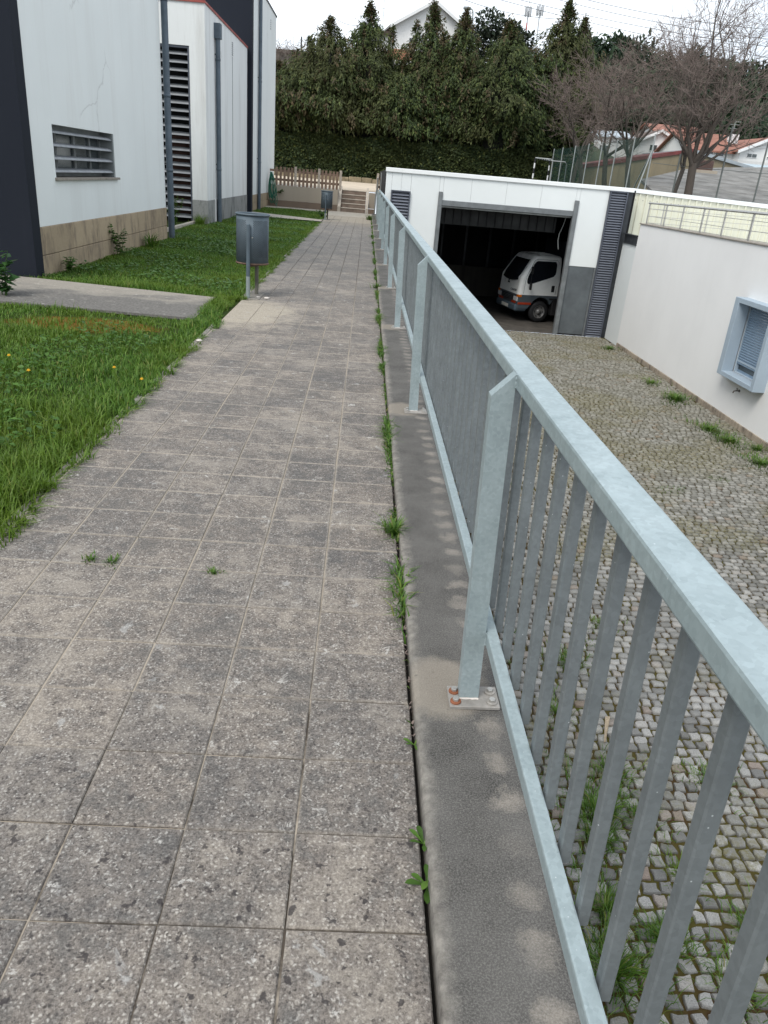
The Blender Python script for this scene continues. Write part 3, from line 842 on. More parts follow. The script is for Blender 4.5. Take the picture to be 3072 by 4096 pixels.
for k in range(4):
    zc = WZ1 - .075 - k * .152
    pr = [(XA - .16, zc + .022), (XA - .09, zc + .022), (XA - .035, zc + .004), (XA - .012, zc - .022), (XA - .020, zc - .028), (XA - .08, zc - .006), (XA - .155, zc + .010)]
    MB().prism(pr, 1, WY0 + .022, WY1 - .064).build('blade', MAT['louvre_w'], W, origin=(XA, 11.9, zc))
MB().cbox(XA - .2, XA + .045, WY0 - .04, WY1 + .09, WZ0 - .034, WZ0 - .001, .004).build('sill', MAT['sill'], W)
def downpipe(x, y, z0, z1, r, joints, hopper=None):
    P = group_part('downpipe', B, (x, y, z0))
    MB().tube([(x, y, z0), (x, y, z1)], r, 14).build('pipe', MAT['pipe'], P)
    for j in joints: MB().lathe([(r + .001, -.03), (r + .006, -.03), (r + .006, .03), (r + .001, .03)], (x, y, j), 14).build('collar', MAT['pipe'], P)
    for j in joints: MB().box(x - .12, x - r + .01, y - .012, y + .012, j + .10, j + .13).build('bracket', MAT['steel'], P)
    if hopper: MB().cbox(x - .09, x + .09, y - .10, y + .10, hopper, hopper + .34, .01).build('hopper', MAT['pipe'], P)
downpipe(-3.925, 16.42, -.02, 7.6, .062, (1.25, 2.55, 4.1))
# middle volume: pier, louvred bay, side wall with red edge trim
XB = -4.08; YB = 21.0; YB1 = 27.85; ZB = 4.84
m = MB()
m.box(-4.46, XB, YB, YB + .5, .55, ZB); m.box(XB - .3, XB, YB + .5, YB1, .55, ZB)
m.box(-9, -4.46, YB, YB + .3, 3.95, ZB); m.box(-9, -6.6, YB, YB + .3, 0, 3.95)
m.box(-9, XB - .3, YB + .5, YB1, ZB - .25, ZB - .05)
m.build('wall', MAT['white_b'], B)
MB().cbox(-4.463, XB + .012, YB - .012, YB + .45, -.05, .547, .005).build('plinth_block', MAT['granite_grey'], B)
yy = YB + .452
for L in (1.35, 1.3, 1.32, 1.3, 1.4):
    y1 = min(yy + L, YB1)
    MB().cbox(XB - .2, XB + .012, yy + .002, y1 - .002, -.05, .547, .005).build('plinth_block', MAT['granite_grey'], B)
    yy = y1
m = MB().box(-9, XB + .025, YB - .03, YB + .06, ZB, ZB + .05).box(XB - .09, XB + .025, YB + .06, YB1, ZB, ZB + .05)
m.build('edge_trim', MAT['red_cap'], B)
MB().box(XB - .002, XB + .006, 24.95, 24.975, .55, 4.25).build('movement_joint', MAT['steel'], B)
m = MB()
for k in range(7): m.box(XB, XB + .012, 24.88, 25.04, 4.28 + k * .05, 4.305 + k * .05)
m.build('vent', MAT['louvre_l'], B)
LV = group_part('louvre', B, (-5.4, YB, 2))
MB().box(-6.6, -6.54, YB + .02, YB + .18, .02, 3.95).box(-4.505, -4.463, YB + .02, YB + .18, .02, 3.95).box(-6.54, -4.505, YB + .02, YB + .18, 3.90, 3.95).build('frame', MAT['louvre'], LV)
for k in range(22):
    z = .10 + k * .174
    MB().prism([(YB + .015, z), (YB + .03, z - .004), (YB + .17, z + .075), (YB + .16, z + .085)], 0, -6.54, -4.505).build('blade', MAT['louvre_l'], LV, origin=(-5.5, YB, z))
MB().box(-6.55, -4.46, YB + .25, YB + .28, 0, 3.95).build('backing', MAT['dark'], LV)
MB().box(-5.1, -4.53, YB + .215, YB + .245, .1, 2.05).build('inner_panel', MAT['rust_panel'], LV)
downpipe(-4.0, 22.25, -.02, 4.42, .062, (1.3, 3.85), 4.30)
MB().box(XB + .001, XB + .02, 21.98, 22.1, .0, .56).build('corner_strip', MAT['white_far'], B)
# rear volume: navy slab and far white wall
MB().box(-14, -3.94, 27.90, 28.25, -.02, 8.6).build('navy_wall', MAT['navy'], B)
XC = -4.1
MB().box(-14, XC, 28.25, 36.0, .51, 7.0).build('wall', MAT['white_a'], B)
MB().box(-14.02, XC + .03, 28.25, 36.03, 7.0, 7.05).build('edge_trim', MAT['steel'], B)
yy = 28.25
for L in (1.3, 1.35, 1.3, 1.3, 1.25, 1.3):
    y1 = min(yy + L, 36.0)
    MB().cbox(XC - .2, XC + .012, yy + .003, y1 - .003, -.05, .24, .005).build('plinth_block', MAT['granite_tan'], B)
    MB().cbox(XC - .2, XC + .012, yy + .003, y1 - .003, .245, .508, .005).build('plinth_block', MAT['granite_tan'], B)
    yy = y1
downpipe(-4.02, 30.55, -.05, 8.2, .062, (1.6, 4.2), 6.72)
m = MB()
for k in range(5): m.box(XC, XC + .012, 34.0, 34.12, 6.3 + k * .07, 6.335 + k * .07)
m.build('vent', MAT['louvre_l'], B)
# kerb closing the gravel pocket before the louvre
tag(MB().cbox(-4.45, -4.36, 16.5, 20.95, -.1, .045, .008).build('kerb', MAT['pale_slab']), 'pale concrete kerb on the grass in front of the tall louvre', 'kerb')

# ------------------------------------------------------------------ garage
G = thing('garage_building', 'white panelled garage with wide open doorway below the path', 'garage', (4.4, 25, YARD))
YG = 25.0; ZG = 1.74
seams = [.55, 1.03, 2.10]
top_s = [2.10, 3.185, 4.27, 5.355, 6.44]
def wpanel(x0, x1, z0, z1, d=.10):
    return MB().cbox(x0 + .0022, x1 - .0022, YG, YG + d, z0, z1, .004).build('wall_panel', MAT['panel'], G, origin=(x0, YG, z0))
wpanel(.55, .735, YARD, 1.62); wpanel(.735, 1.03, 1.12, 1.62); wpanel(1.03, 1.325, 1.12, 1.62); wpanel(.735, 1.325, YARD, .0)
wpanel(1.325, 2.20, YARD, 1.62)
for x0, x1 in zip(top_s, top_s[1:]):
    wpanel(max(x0, 2.322), min(x1, 6.44), .955, 1.62)
wpanel(2.20, 2.322, 1.185, 1.62)
wpanel(6.44, 6.56, 1.26, 1.62); wpanel(6.56, 7.46, -.66, 1.62)
MB().cbox(.53, 8.2, YG - .05, YG + .25, 1.62, ZG, .01).build('capping', MAT['panel_cap'], G)
# steel door frame
D = group_part('door_frame', G)
MB().cbox(2.20, 2.322, YG - .05, YG + .12, YARD, 1.182, .006).build('jamb', MAT['gframe'], D)
MB().cbox(6.42, 6.56, YG - .05, YG + .12, YARD, 1.257, .006).build('jamb', MAT['gframe'], D)
MB().cbox(2.322, 6.42, YG - .035, YG + .10, .80, .955, .006).build('lintel', MAT['gframe'], D)
MB().cbox(2.322, 6.42, YG + .11, YG + .20, .745, .79, .004).build('door_track', MAT['pole'], D)
# rolled-up sectional door seen under the lintel
rd = group_part('rolled_door', G)
MB().box(2.35, 6.1, YG + .62, YG + .66, .25, .80).build('door_leaf', simple('door_leaf_grey', (.006, .007, .0065), .6, .1, .2, 3), rd)
for k in range(14):
    x = 2.5 + k * .27
    MB().box(x, x + .03, YG + .60, YG + .619, .27, .78).build('rib', MAT['dark'], rd)
MB().tube([(6.30, YG + .3, .72), (6.27, YG + .35, .5), (6.2, YG + .4, .25), (6.19, YG + .4, .05), (6.24, YG + .38, -.22)], .012, 6).build('cable_loop', MAT['pole'], G)
# grey side door and tall louvres
MB().cbox(6.562, 7.40, YG + .01, YG + .08, YARD + .03, -.66, .006).build('side_door', MAT['gdoor'], G)
MB().cbox(7.405, 7.458, YG - .01, YG + .09, YARD, -.665, .004).build('door_post', MAT['gframe'], G)
def slat_louvre(x0, x1, z0, z1, pitch, y=YG - .04):
    L = group_part('louvre', G, ((x0 + x1) / 2, y, z0))
    m = MB().box(x0, x0 + .035, y - .03, y + .1, z0, z1).box(x1 - .035, x1, y - .03, y + .1, z0, z1).box(x0 + .035, x1 - .035, y - .03, y + .1, z1 - .03, z1).box(x0 + .035, x1 - .035, y + .07, y + .1, z0, z1 - .03)
    m.build('frame', MAT['louvre'], L)
    n = int((z1 - z0 - .05) / pitch)
    sm = MB().prism([(0, 0), (.010, -.008), (.062, pitch * .50), (.054, pitch * .60)], 0, x0 + .036, x1 - .036).mesh('slat', MAT['louvre_s'], ((x0 + x1) / 2, 0, 0))
    for k in range(n):
        obj_from_mesh('slat', sm, L, ((x0 + x1) / 2, y - .015, z0 + .02 + k * pitch))
slat_louvre(.735, 1.325, .0, 1.118, .088)
slat_louvre(7.462, 8.02, YARD, 1.618, .0745)
MB().box(8.025, 8.20, YG + .02, YG + .12, YARD, 1.62).build('dark_strip', MAT['steel'], G)
# interior
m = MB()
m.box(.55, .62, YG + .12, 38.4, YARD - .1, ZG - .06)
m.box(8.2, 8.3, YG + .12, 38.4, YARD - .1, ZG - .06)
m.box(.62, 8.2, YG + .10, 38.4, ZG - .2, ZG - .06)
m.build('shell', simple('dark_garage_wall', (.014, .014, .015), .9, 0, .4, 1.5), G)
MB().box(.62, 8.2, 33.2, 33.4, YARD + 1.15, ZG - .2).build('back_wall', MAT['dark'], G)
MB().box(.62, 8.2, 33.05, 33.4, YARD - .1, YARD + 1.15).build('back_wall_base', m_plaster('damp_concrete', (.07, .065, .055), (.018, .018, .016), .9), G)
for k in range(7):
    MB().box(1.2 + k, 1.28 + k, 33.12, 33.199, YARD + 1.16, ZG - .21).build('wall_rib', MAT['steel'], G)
structure(MB().add([(.6, 25.0, YARD - .006), (8.2, 25.0, YARD - .006), (8.2, 33.1, YARD - .006), (.6, 33.1, YARD - .006)], [(0, 1, 2, 3)]).build('garage_floor', simple('garage_floor_concrete', (.095, .084, .072), .9, 0, .5, 2.5, .3)))

# ------------------------------------------------------------------ white building on the right with terrace
S = thing('terrace_building', 'low white building with a terrace and blue-grey window box right of the yard', 'building', (12, 15, YARD))
XR = 8.15; ZT = .78
wy0, wy1, wz0, wz1 = 14.62, 15.98, -1.79, -.36      # opening
m = MB()
m.box(XR, XR + .3, wy1, 23.66, YARD + .12, ZT); m.box(XR, XR + .3, -8, wy0, YARD + .12, ZT)
m.box(XR, XR + .3, wy0, wy1, YARD + .12, wz0); m.box(XR, XR + .3, wy0, wy1, wz1, ZT)
m.box(XR + .3, 22, 23.3, 23.46, YARD, -.1); m.box(XR + .3, 22, -8, 23.3, -.3, -.1)
m.build('wall', MAT['white_r'], S)
MB().cbox(XR - .03, XR + .33, -8, 23.69, ZT, ZT + .03, .006).build('coping', MAT['sill'], S)
yy = 23.62
while yy > 4:
    L = random.uniform(.75, 1.15)
    MB().cbox(XR - .022, XR + .1, yy - L + .003, yy - .003, YARD - .06, YARD + .118 + random.uniform(-.008, .004), .008).build('skirting_stone', MAT['granite_skirt'], S, origin=(XR, yy, YARD))
    yy -= L
WB = group_part('window', S, (XR, 15.3, -1.1))
xo = XR - .25
fy0, fy1, fz0, fz1 = 14.50, 16.17, -1.885, -.258
m = MB()
m.cbox(xo, XR + .02, wy1, fy1, fz0, fz1, .006); m.cbox(xo, XR + .02, fy0, wy0, fz0, fz1, .006)
m.cbox(xo + .001, XR + .02, wy0, wy1, fz0, wz0, .006); m.cbox(xo + .001, XR + .02, wy0, wy1, wz1, fz1, .006)
m.build('surround', MAT['blue_sur'], WB)
m = MB().box(XR + .02, XR + .28, wy1 - .02, wy1 - .001, wz0, wz1).box(XR + .02, XR + .28, wy0 + .001, wy0 + .02, wz0, wz1).box(XR + .02, XR + .28, wy0, wy1, wz0 - .01, wz0 + .012)
m.build('reveal', MAT['blue_sur'], WB)
for k in range(24):
    z = wz1 - .03 - k * .051
    if z < wz0 + .2: break
    MB().prism([(XR + .05, z), (XR + .036, z - .012), (XR + .036, z - .036), (XR + .05, z - .047), (XR + .06, z - .047), (XR + .06, z)], 1, wy0 + .02, wy1 - .02).build('shutter_slat', MAT['shutter'], WB, origin=(XR, 15.3, z))
MB().box(XR + .03, XR + .06, wy0 + .02, wy1 - .02, z - .0, z + .035).build('shutter_bar', MAT['blue_sur'], WB)
MB().box(XR + .10, XR + .11, wy0 + .02, wy1 - .02, wz0 + .01, wz0 + .4).build('pane', MAT['glass'], WB)
MB().box(XR + .085, XR + .12, wy0 + .02, wy1 - .02, wz0 + .012, wz0 + .06).build('frame', MAT['shutter'], WB)
T = group_part('tap', S, (XR, 15.44, -2.1))
MB().lathe([(.03, 0), (.03, .012), (.012, .02)], (XR - .005, 15.44, -2.09), 10, True, 1).tube([(XR, 15.44, -2.09), (XR - .09, 15.44, -2.09), (XR - .13, 15.44, -2.10), (XR - .145, 15.44, -2.14)], .014, 8).build('spout', MAT['brass'], T)
MB().tube([(XR - .07, 15.44, -2.09), (XR - .07, 15.44, -2.045)], .009, 6).tube([(XR - .07, 15.41, -2.045), (XR - .07, 15.47, -2.045)], .009, 6).build('handle', MAT['brass'], T)
# terrace handrail
TR = thing('terrace_railing', 'slim tubular steel railing with three thin wires on the right terrace', 'railing', (8.25, 20, ZT + .03))
zt = ZT + .03
rp = [23.40, 22.03, 20.82, 19.53, 18.32, 16.95, 15.6, 14.3, 13.0, 11.7]
MB().tube([(8.22, 23.5, 1.37), (8.22, 10, 1.37)], .024, 10).build('handrail', MAT['stainless'], TR)
for (h, r) in ((.02, .007), (.20, .007), (.40, .007)):
    MB().tube([(8.22, 23.45, zt + .01 + h), (8.22, 10, zt + .01 + h)], r, 6).build('wire', MAT['stainless'], TR)
for y in rp: MB().cbox(8.205, 8.235, y - .022, y + .022, zt, 1.352, .003).build('post', MAT['stainless'], TR, origin=(8.22, y, zt))
MB().tube([(8.22, 23.44, 1.37), (22, 23.44, 1.37)], .024, 10).build('handrail', MAT['stainless'], TR)
for h in (.02, .20, .40): MB().tube([(8.22, 23.45, zt + .01 + h), (22, 23.45, zt + .01 + h)], .007, 6).build('wire', MAT['stainless'], TR)
for k in range(6):
    x = 8.92 - .25 + k * 1.335
    MB().cbox(x - .015, x + .015, 23.43, 23.455, -.1, 1.352, .003).build('post', MAT['stainless'], TR, origin=(x, 23.44, zt))
# white plank and steel beam in the gap beside the garage louvre
GP = thing('gap_panel', 'narrow pale panel closing the gap between garage louvre and terrace wall', 'panel', (8.1, 24.3, YARD))
MB().box(8.155, 8.21, 23.67, 24.96, YARD, .165).build('board', MAT['panel'], GP)
bm = tag(MB().box(8.12, 8.26, 23.68, 24.94, .17, .195).box(8.17, 8.2, 23.68, 24.94, .195, .425).box(8.12, 8.26, 23.68, 24.94, .425, .45).build('steel_beam', MAT['steel']), 'dark steel I-beam bridging the gap above the narrow pale panel', 'beam')

# ------------------------------------------------------------------ yellow clad building
YB2 = thing('cladding_building', 'pale yellow ribbed metal building behind the terrace railing', 'building', (12, 26, 0))
yw = 25.6
for k in range(13):
    x0 = 8.42 + k * .92
    pts = []
    for q in range(4):
        a = x0 + q * .23
        pts += [(a, yw), (a + .15, yw), (a + .165, yw - .035), (a + .215, yw - .035), (a + .229, yw)]
    poly = pts + [(x0 + .92, yw + .02), (x0, yw + .02)]
    MB().prism(poly, 2, YARD + 1, 1.62 - (k + .5) * .028).build('cladding_sheet', MAT['yellow'], YB2, origin=(x0, yw, 0))
    for q in range(4):
        MB().lathe([(.011, 0), (.011, -.012), (.0001, -.012)], (x0 + q * .23 + .08, yw - .001, 1.42 - k * .028), 8, False, 1).build('screw', MAT['steel'], YB2)
m = MB().add([(8.36, yw - .06, 1.63), (20.4, yw - .06, 1.265), (20.4, yw + .3, 1.265), (8.36, yw + .3, 1.63), (8.36, yw - .06, 1.75), (20.4, yw - .06, 1.385), (20.4, yw + .3, 1.385), (8.36, yw + .3, 1.75)],
             [(3, 2, 1, 0), (4, 5, 6, 7), (0, 1, 5, 4), (1, 2, 6, 5), (2, 3, 7, 6), (3, 0, 4, 7)])
m.build('capping', MAT['panel_cap'], YB2)
MB().box(8.31, 8.42, yw - .05, yw + .1, YARD + 1, 1.66).build('corner_trim', MAT['panel_cap'], YB2)
MB().box(8.45, 20.4, yw + .3, 34, 0.6, 1.10).build('roof', MAT['fibre'], YB2)
MAT['old_post'] = simple('weathered_post', (.17, .16, .13), .7, .2, .4, 9)
# ------------------------------------------------------------------ litter bins
def litter_bin(loc, label):
    T = thing('litter_bin', label, 'litter bin', loc, 'grey litter bins beside the path')
    x, y, z = loc
    cx, cy = x + .02, y + .10
    zb, zt = z + .385, z + .935
    r = .190
    MB().lathe([(.0001, zb + .01 - z), (r, zb + .01 - z), (r, zt - z), (r - .006, zt - z), (r - .006, zb + .02 - z), (.0001, zb + .02 - z)], (cx, cy, z), 40).build('drum', MAT['bin'], T)
    ring = [(r + .002 + .013 * math.cos(a), zt + .013 * math.sin(a) - z) for a in [2 * math.pi * k / 8 for k in range(9)]]
    MB().lathe(ring[::-1], (cx, cy, z), 40).build('rim', MAT['bin'], T)
    ring = [(r - .004 + .012 * math.cos(a), zb + .006 + .012 * math.sin(a) - z) for a in [2 * math.pi * k / 8 for k in range(9)]]
    MB().lathe(ring[::-1], (cx, cy, z), 40).build('bottom_ring', MAT['rusty'], T)
    # rows of punched holes, left and right of the post
    pm = MB()
    for row in range(34):
        zz = zb + .085 + row * .0122
        for k in range(62):
            a = 2 * math.pi * (k + .5 * (row % 2)) / 62
            ad = math.degrees(math.atan2(math.sin(a + math.pi / 2 + .05), math.cos(a + math.pi / 2 + .05)))
            if abs(ad) < 14 or abs(ad) > 78: continue
            ca, sa = math.cos(a), math.sin(a); rr_ = r + .0012; w = .0042
            c0 = Vector((cx + rr_ * ca, cy + rr_ * sa, zz)); tx = Vector((-sa, ca, 0)) * w; tz = Vector((0, 0, w))
            pm.add([c0 - tx - tz, c0 + tx - tz, c0 + tx + tz, c0 - tx + tz], [(0, 1, 2, 3)])
    tag(pm.build('perforation', MAT['bin_hole'], T), kind='stuff')
    py = y - .115
    MB().tube([(x, py, z + .255), (x, py, z + .83)], .023, 12).lathe([(.023, .83), (.018, .84), (.0001, .84)], (x, py, z), 12).build('post', MAT['bin'], T)
    MB().tube([(x, py, z - .05), (x, py, z + .255)], .0245, 12).build('post_foot', MAT['bin_foot'], T)
    MB().tube([(x + .055, cy + .14, z - .05), (x + .055, cy + .14, z + .42)], .023, 12).build('post', MAT['old_post'], T)
    MB().tube([(x, py, z + .375), (x + .055, cy + .14, z + .345)], .012, 8).build('cross_bar', MAT['rusty'], T)
    MB().tube([(x + .045, py + .005, z + .69), (x + .045, py + .05, z + .69)], .007, 8).build('lock_pin', MAT['zinc'], T)
    MB().cbox(x - .09, x + .14, py - .06, cy + .22, -.03, .008, .004).build('footing', MAT['plinth'], T)
    return T
litter_bin((-1.345, 9.42, 0), 'slate grey perforated litter bin on posts at the lawn corner, the nearer one')
litter_bin((-1.345, 27.1, -.05), 'slate grey litter bin on a post near the foot of the steps')

# ------------------------------------------------------------------ far retaining wall, steps, picket fences
FW = thing('garden_wall', 'sandy rendered retaining wall with brown base below the picket fence', 'wall', (-2.6, 34, 0))
MB().box(-4.1, -1.21, 34.0, 35.04, .245, .825).build('wall', MAT['cream_wall'], FW)
MB().box(-4.09, -1.19, 33.95, 34.3, -.05, .242).build('base_band', MAT['brown_band'], FW)
ST = thing('steps', 'five brown concrete steps with pale treads and side kerbs', 'steps', (-.55, 34.4, 0))
for k in range(5):
    y0 = 34.0 + k * .26
    z1 = .168 * (k + 1)
    MB().box(-1.07, -.03, y0, 35.34, z1 - .168, z1 - .03).build('riser', MAT['step'], ST)
    MB().cbox(-1.07, -.03, y0 - .015, 35.34, z1 - .029, z1, .005).build('tread', MAT['nosing'], ST)
for (x0, x1) in ((-1.205, -1.075), (-.025, .075)):
    MB().prism([(33.93, -.05), (33.93, .20), (35.05, .98), (35.3, .98), (35.3, -.05)], 0, x0, x1).build('side_kerb', MAT['nosing'], ST)
RB = thing('garden_wall', 'short sandy wall stub right of the steps', 'wall', (.2, 34, 0))
MB().box(.08, .36, 34.35, 35.04, .19, .80).build('wall', MAT['cream_wall'], RB)
MB().box(.08, .36, 33.95, 34.35, -.05, .18).build('base_band', MAT['brown_band'], RB)
def picket_fence(label, xs_posts, xs_pick, z0, y, x0, x1):
    T = thing('picket_fence', label, 'fence', ((x0 + x1) / 2, y, z0))
    for zz in (.16, .50): MB().box(x0, x1, y + .035, y + .075, z0 + zz, z0 + zz + .09).build('rail', MAT['wood'], T)
    for x in xs_posts: MB().cbox(x - .05, x + .05, y - .055, y + .034, z0 - .02, z0 + .735, .006).build('post', MAT['wood_l'], T, origin=(x, y, z0))
    for x in xs_pick:
        h = .70 + random.uniform(-.012, .012)
        p = MB().prism([(x - .046, z0 - .01), (x + .046, z0 - .01), (x + .046, z0 + h), (x + .02, z0 + h - .022), (x - .02, z0 + h - .022), (x - .046, z0 + h)], 1, y, y + .033).build('picket', MAT['wood'], T, origin=(x, y, z0))
        p.rotation_euler = (0, random.uniform(-.012, .012), 0)
    return T
zp = lambda px: -3.80 + (px - 140) * (2.63 / 845)
picket_fence('brown timber picket fence on the sandy wall beside the steps', [zp(p) for p in (400, 712, 998)],
             [zp(p) for p in (150, 203, 255, 305, 355, 453, 505, 557, 610, 660, 757, 805, 857, 907, 952)], .83, 34.06, -4.05, -1.14)
picket_fence('short brown picket fence right of the steps by the garage corner', [.42], [.60, .78, .95, 1.12], .85, 34.9, .36, 1.2)
tag(MB().tube([(.56, 33.6, -.02), (.56, 33.6, 1.62)], .035, 10).build('steel_post', MAT['pole']), 'thin grey steel post standing at the end of the metal railing', 'post')
tag(MB().cbox(.66, .93, 33.2, 33.5, YARD, 1.22, .01).build('utility_cabinet', MAT['bin_foot']), 'pale grey-green cabinet beside the garage corner', 'cabinet')
tag(MB().tube([(.36, 33.9, .03), (.37, 33.9, .8), (.42, 33.8, 1.15), (.40, 33.7, 1.42)], .028, 8).build('bent_handrail', MAT['pole']), 'bent pale handrail end rising beside the steps', 'handrail')
# low stone wall beyond the road
LWL = thing('stone_wall', 'low ochre stone wall at the foot of the tall hedge', 'wall', (-1, 55.3, 1))
xx = -12.0
while xx < 3.4:
    L = random.uniform(.5, 1.1)
    MB().cbox(xx, xx + L - .02, 55.2, 55.6, .95, 1.30 + random.uniform(-.03, .03), .03).build('stone', MAT['low_wall'], LWL, origin=(xx, 55.4, 1))
    xx += L

# ------------------------------------------------------------------ garden hose on the wall corner
hb = MB(); rh = random.Random(5)
for k in range(9):
    c = Vector((-3.93 + rh.uniform(-.02, .02), 33.55 + rh.uniform(-.05, .05), 1.26))
    drop = rh.uniform(.75, 1.2); wid = rh.uniform(.03, .09); sk = rh.uniform(0, .22) * (1 if k > 3 else .4)
    pts = []
    for i in range(25):
        a = 2 * math.pi * i / 24
        v = (1 - math.cos(a)) / 2
        pts.append(c + Vector((wid * math.sin(a) * (1 + v) + sk * v ** 1.5, .03 * math.cos(2 * a + k), -drop * v)))
    hb.tube(pts, .013, 6, False)
hb.tube([(-3.93, 33.5, 1.2), (-3.88, 33.45, .8), (-3.75, 33.45, .5), (-3.7, 33.45, .1), (-3.66, 33.4, .01)], .013, 6)
hb.tube([(-3.97, 33.62, 1.24), (-3.97, 33.55, 1.29), (-3.88, 33.5, 1.27)], .02, 6)
tag(hb.build('garden_hose', MAT['hose']), 'green garden hose hung in loops at the corner of the white building', 'hose')

# ------------------------------------------------------------------ truck in the garage
TA = R(180 + 14)
TK = thing('truck', 'small white cab-over truck with grey lower body parked in the dark garage', 'truck', (6.34, 27.08, YARD), None, TA)
# local frame: x forward, y to the truck's left; the thing's origin is the near front wheel contact, so the centre line is y = CL
CL = -.83
HW = .86
def tpart(m, name, mat, parent=TK, bevel=0):
    return m.build(name, mat, parent, rot=True, bevel=bevel)
def ring(z, xf, xr, hw, rf, rr_, n=5, bow=.05):
    pts = []
    def arc(cx, cy, r, a0):
        for i in range(n + 1):
            a = a0 + (math.pi / 2) * i / n
            pts.append((cx + r * math.cos(a), cy + r * math.sin(a), z))
    arc(xf - rf, CL + hw - rf, rf, 0)                # front left
    arc(xr + rr_, CL + hw - rr_, rr_, math.pi / 2)
    arc(xr + rr_, CL - hw + rr_, rr_, math.pi)
    arc(xf - rf, CL - hw + rf, rf, 3 * math.pi / 2)
    # bow the front face forward a little
    return [(p[0] + bow * max(0, (p[0] - (xf - rf)) / rf) * (1 - ((p[1] - CL) / hw) ** 2), p[1], p[2]) for p in pts]
XFz = lambda z: .90 - .03 * (z - .93) / .55 if z < 1.48 else .87 - .42 * (z - 1.48) / .68
HWz = lambda z: HW - (0 if z < 1.5 else .10 * (z - 1.5) / .7)
ups = [.93, 1.1, 1.3, 1.42, 1.50, 1.7, 1.9, 2.04]
rings = [ring(z, XFz(z), -.62, HWz(z), .11, .05) for z in ups]
rings += [ring(2.14, .445, -.615, HWz(2.1) - .008, .12, .06), ring(2.20, .40, -.605, .755, .13, .07), ring(2.24, .32, -.58, .70, .14, .09), ring(2.26, .2, -.53, .62, .15, .12)]
tpart(MB().loft(rings, False), 'cab', MAT['tr_white'])
for k in range(5):
    tpart(MB().cbox(-.48, .08, CL - .44 + k * .2, CL - .36 + k * .2, 2.255, 2.272, .005), 'roof_rib', MAT['tr_white'])
# windscreen follows the sloping front
ws = []
for z in (1.44, 1.60, 1.78, 1.95, 2.08):
    row = []
    hw = HWz(z) - .085
    for q in range(9):
        u = -1 + q / 4; yy_ = CL + hw * u
        bowx = XFz(z) + .05 * (1 - (hw * u / HWz(z)) ** 2) - .16 * max(0, (abs(u) - .72) / .28) ** 2 * .55 + .008
        zz = z + (.10 * (u * u) if z == 1.44 else 0) - (.10 if z == 1.44 else 0)
        row.append((bowx, yy_, zz))
    ws.append(row)
vs = [p for r_ in ws for p in r_]
fs = [(i * 9 + q, i * 9 + q + 1, (i + 1) * 9 + q + 1, (i + 1) * 9 + q) for i in range(4) for q in range(8)]
wsm = tpart(MB().add(vs, fs, True), 'windscreen', MAT['tr_glass'])
so = wsm.modifiers.new('solid', 'SOLIDIFY'); so.thickness = .012; so.offset = 1
tpart(MB().tube([(.84, CL + .55, 1.46), (.72, CL + .66, 1.72), (.64, CL + .70, 1.86)], .012, 6), 'wiper', MAT['tr_black'])
tpart(MB().tube([(.885, CL - .1, 1.42), (.79, CL + .22, 1.66)], .012, 6), 'wiper', MAT['tr_black'])
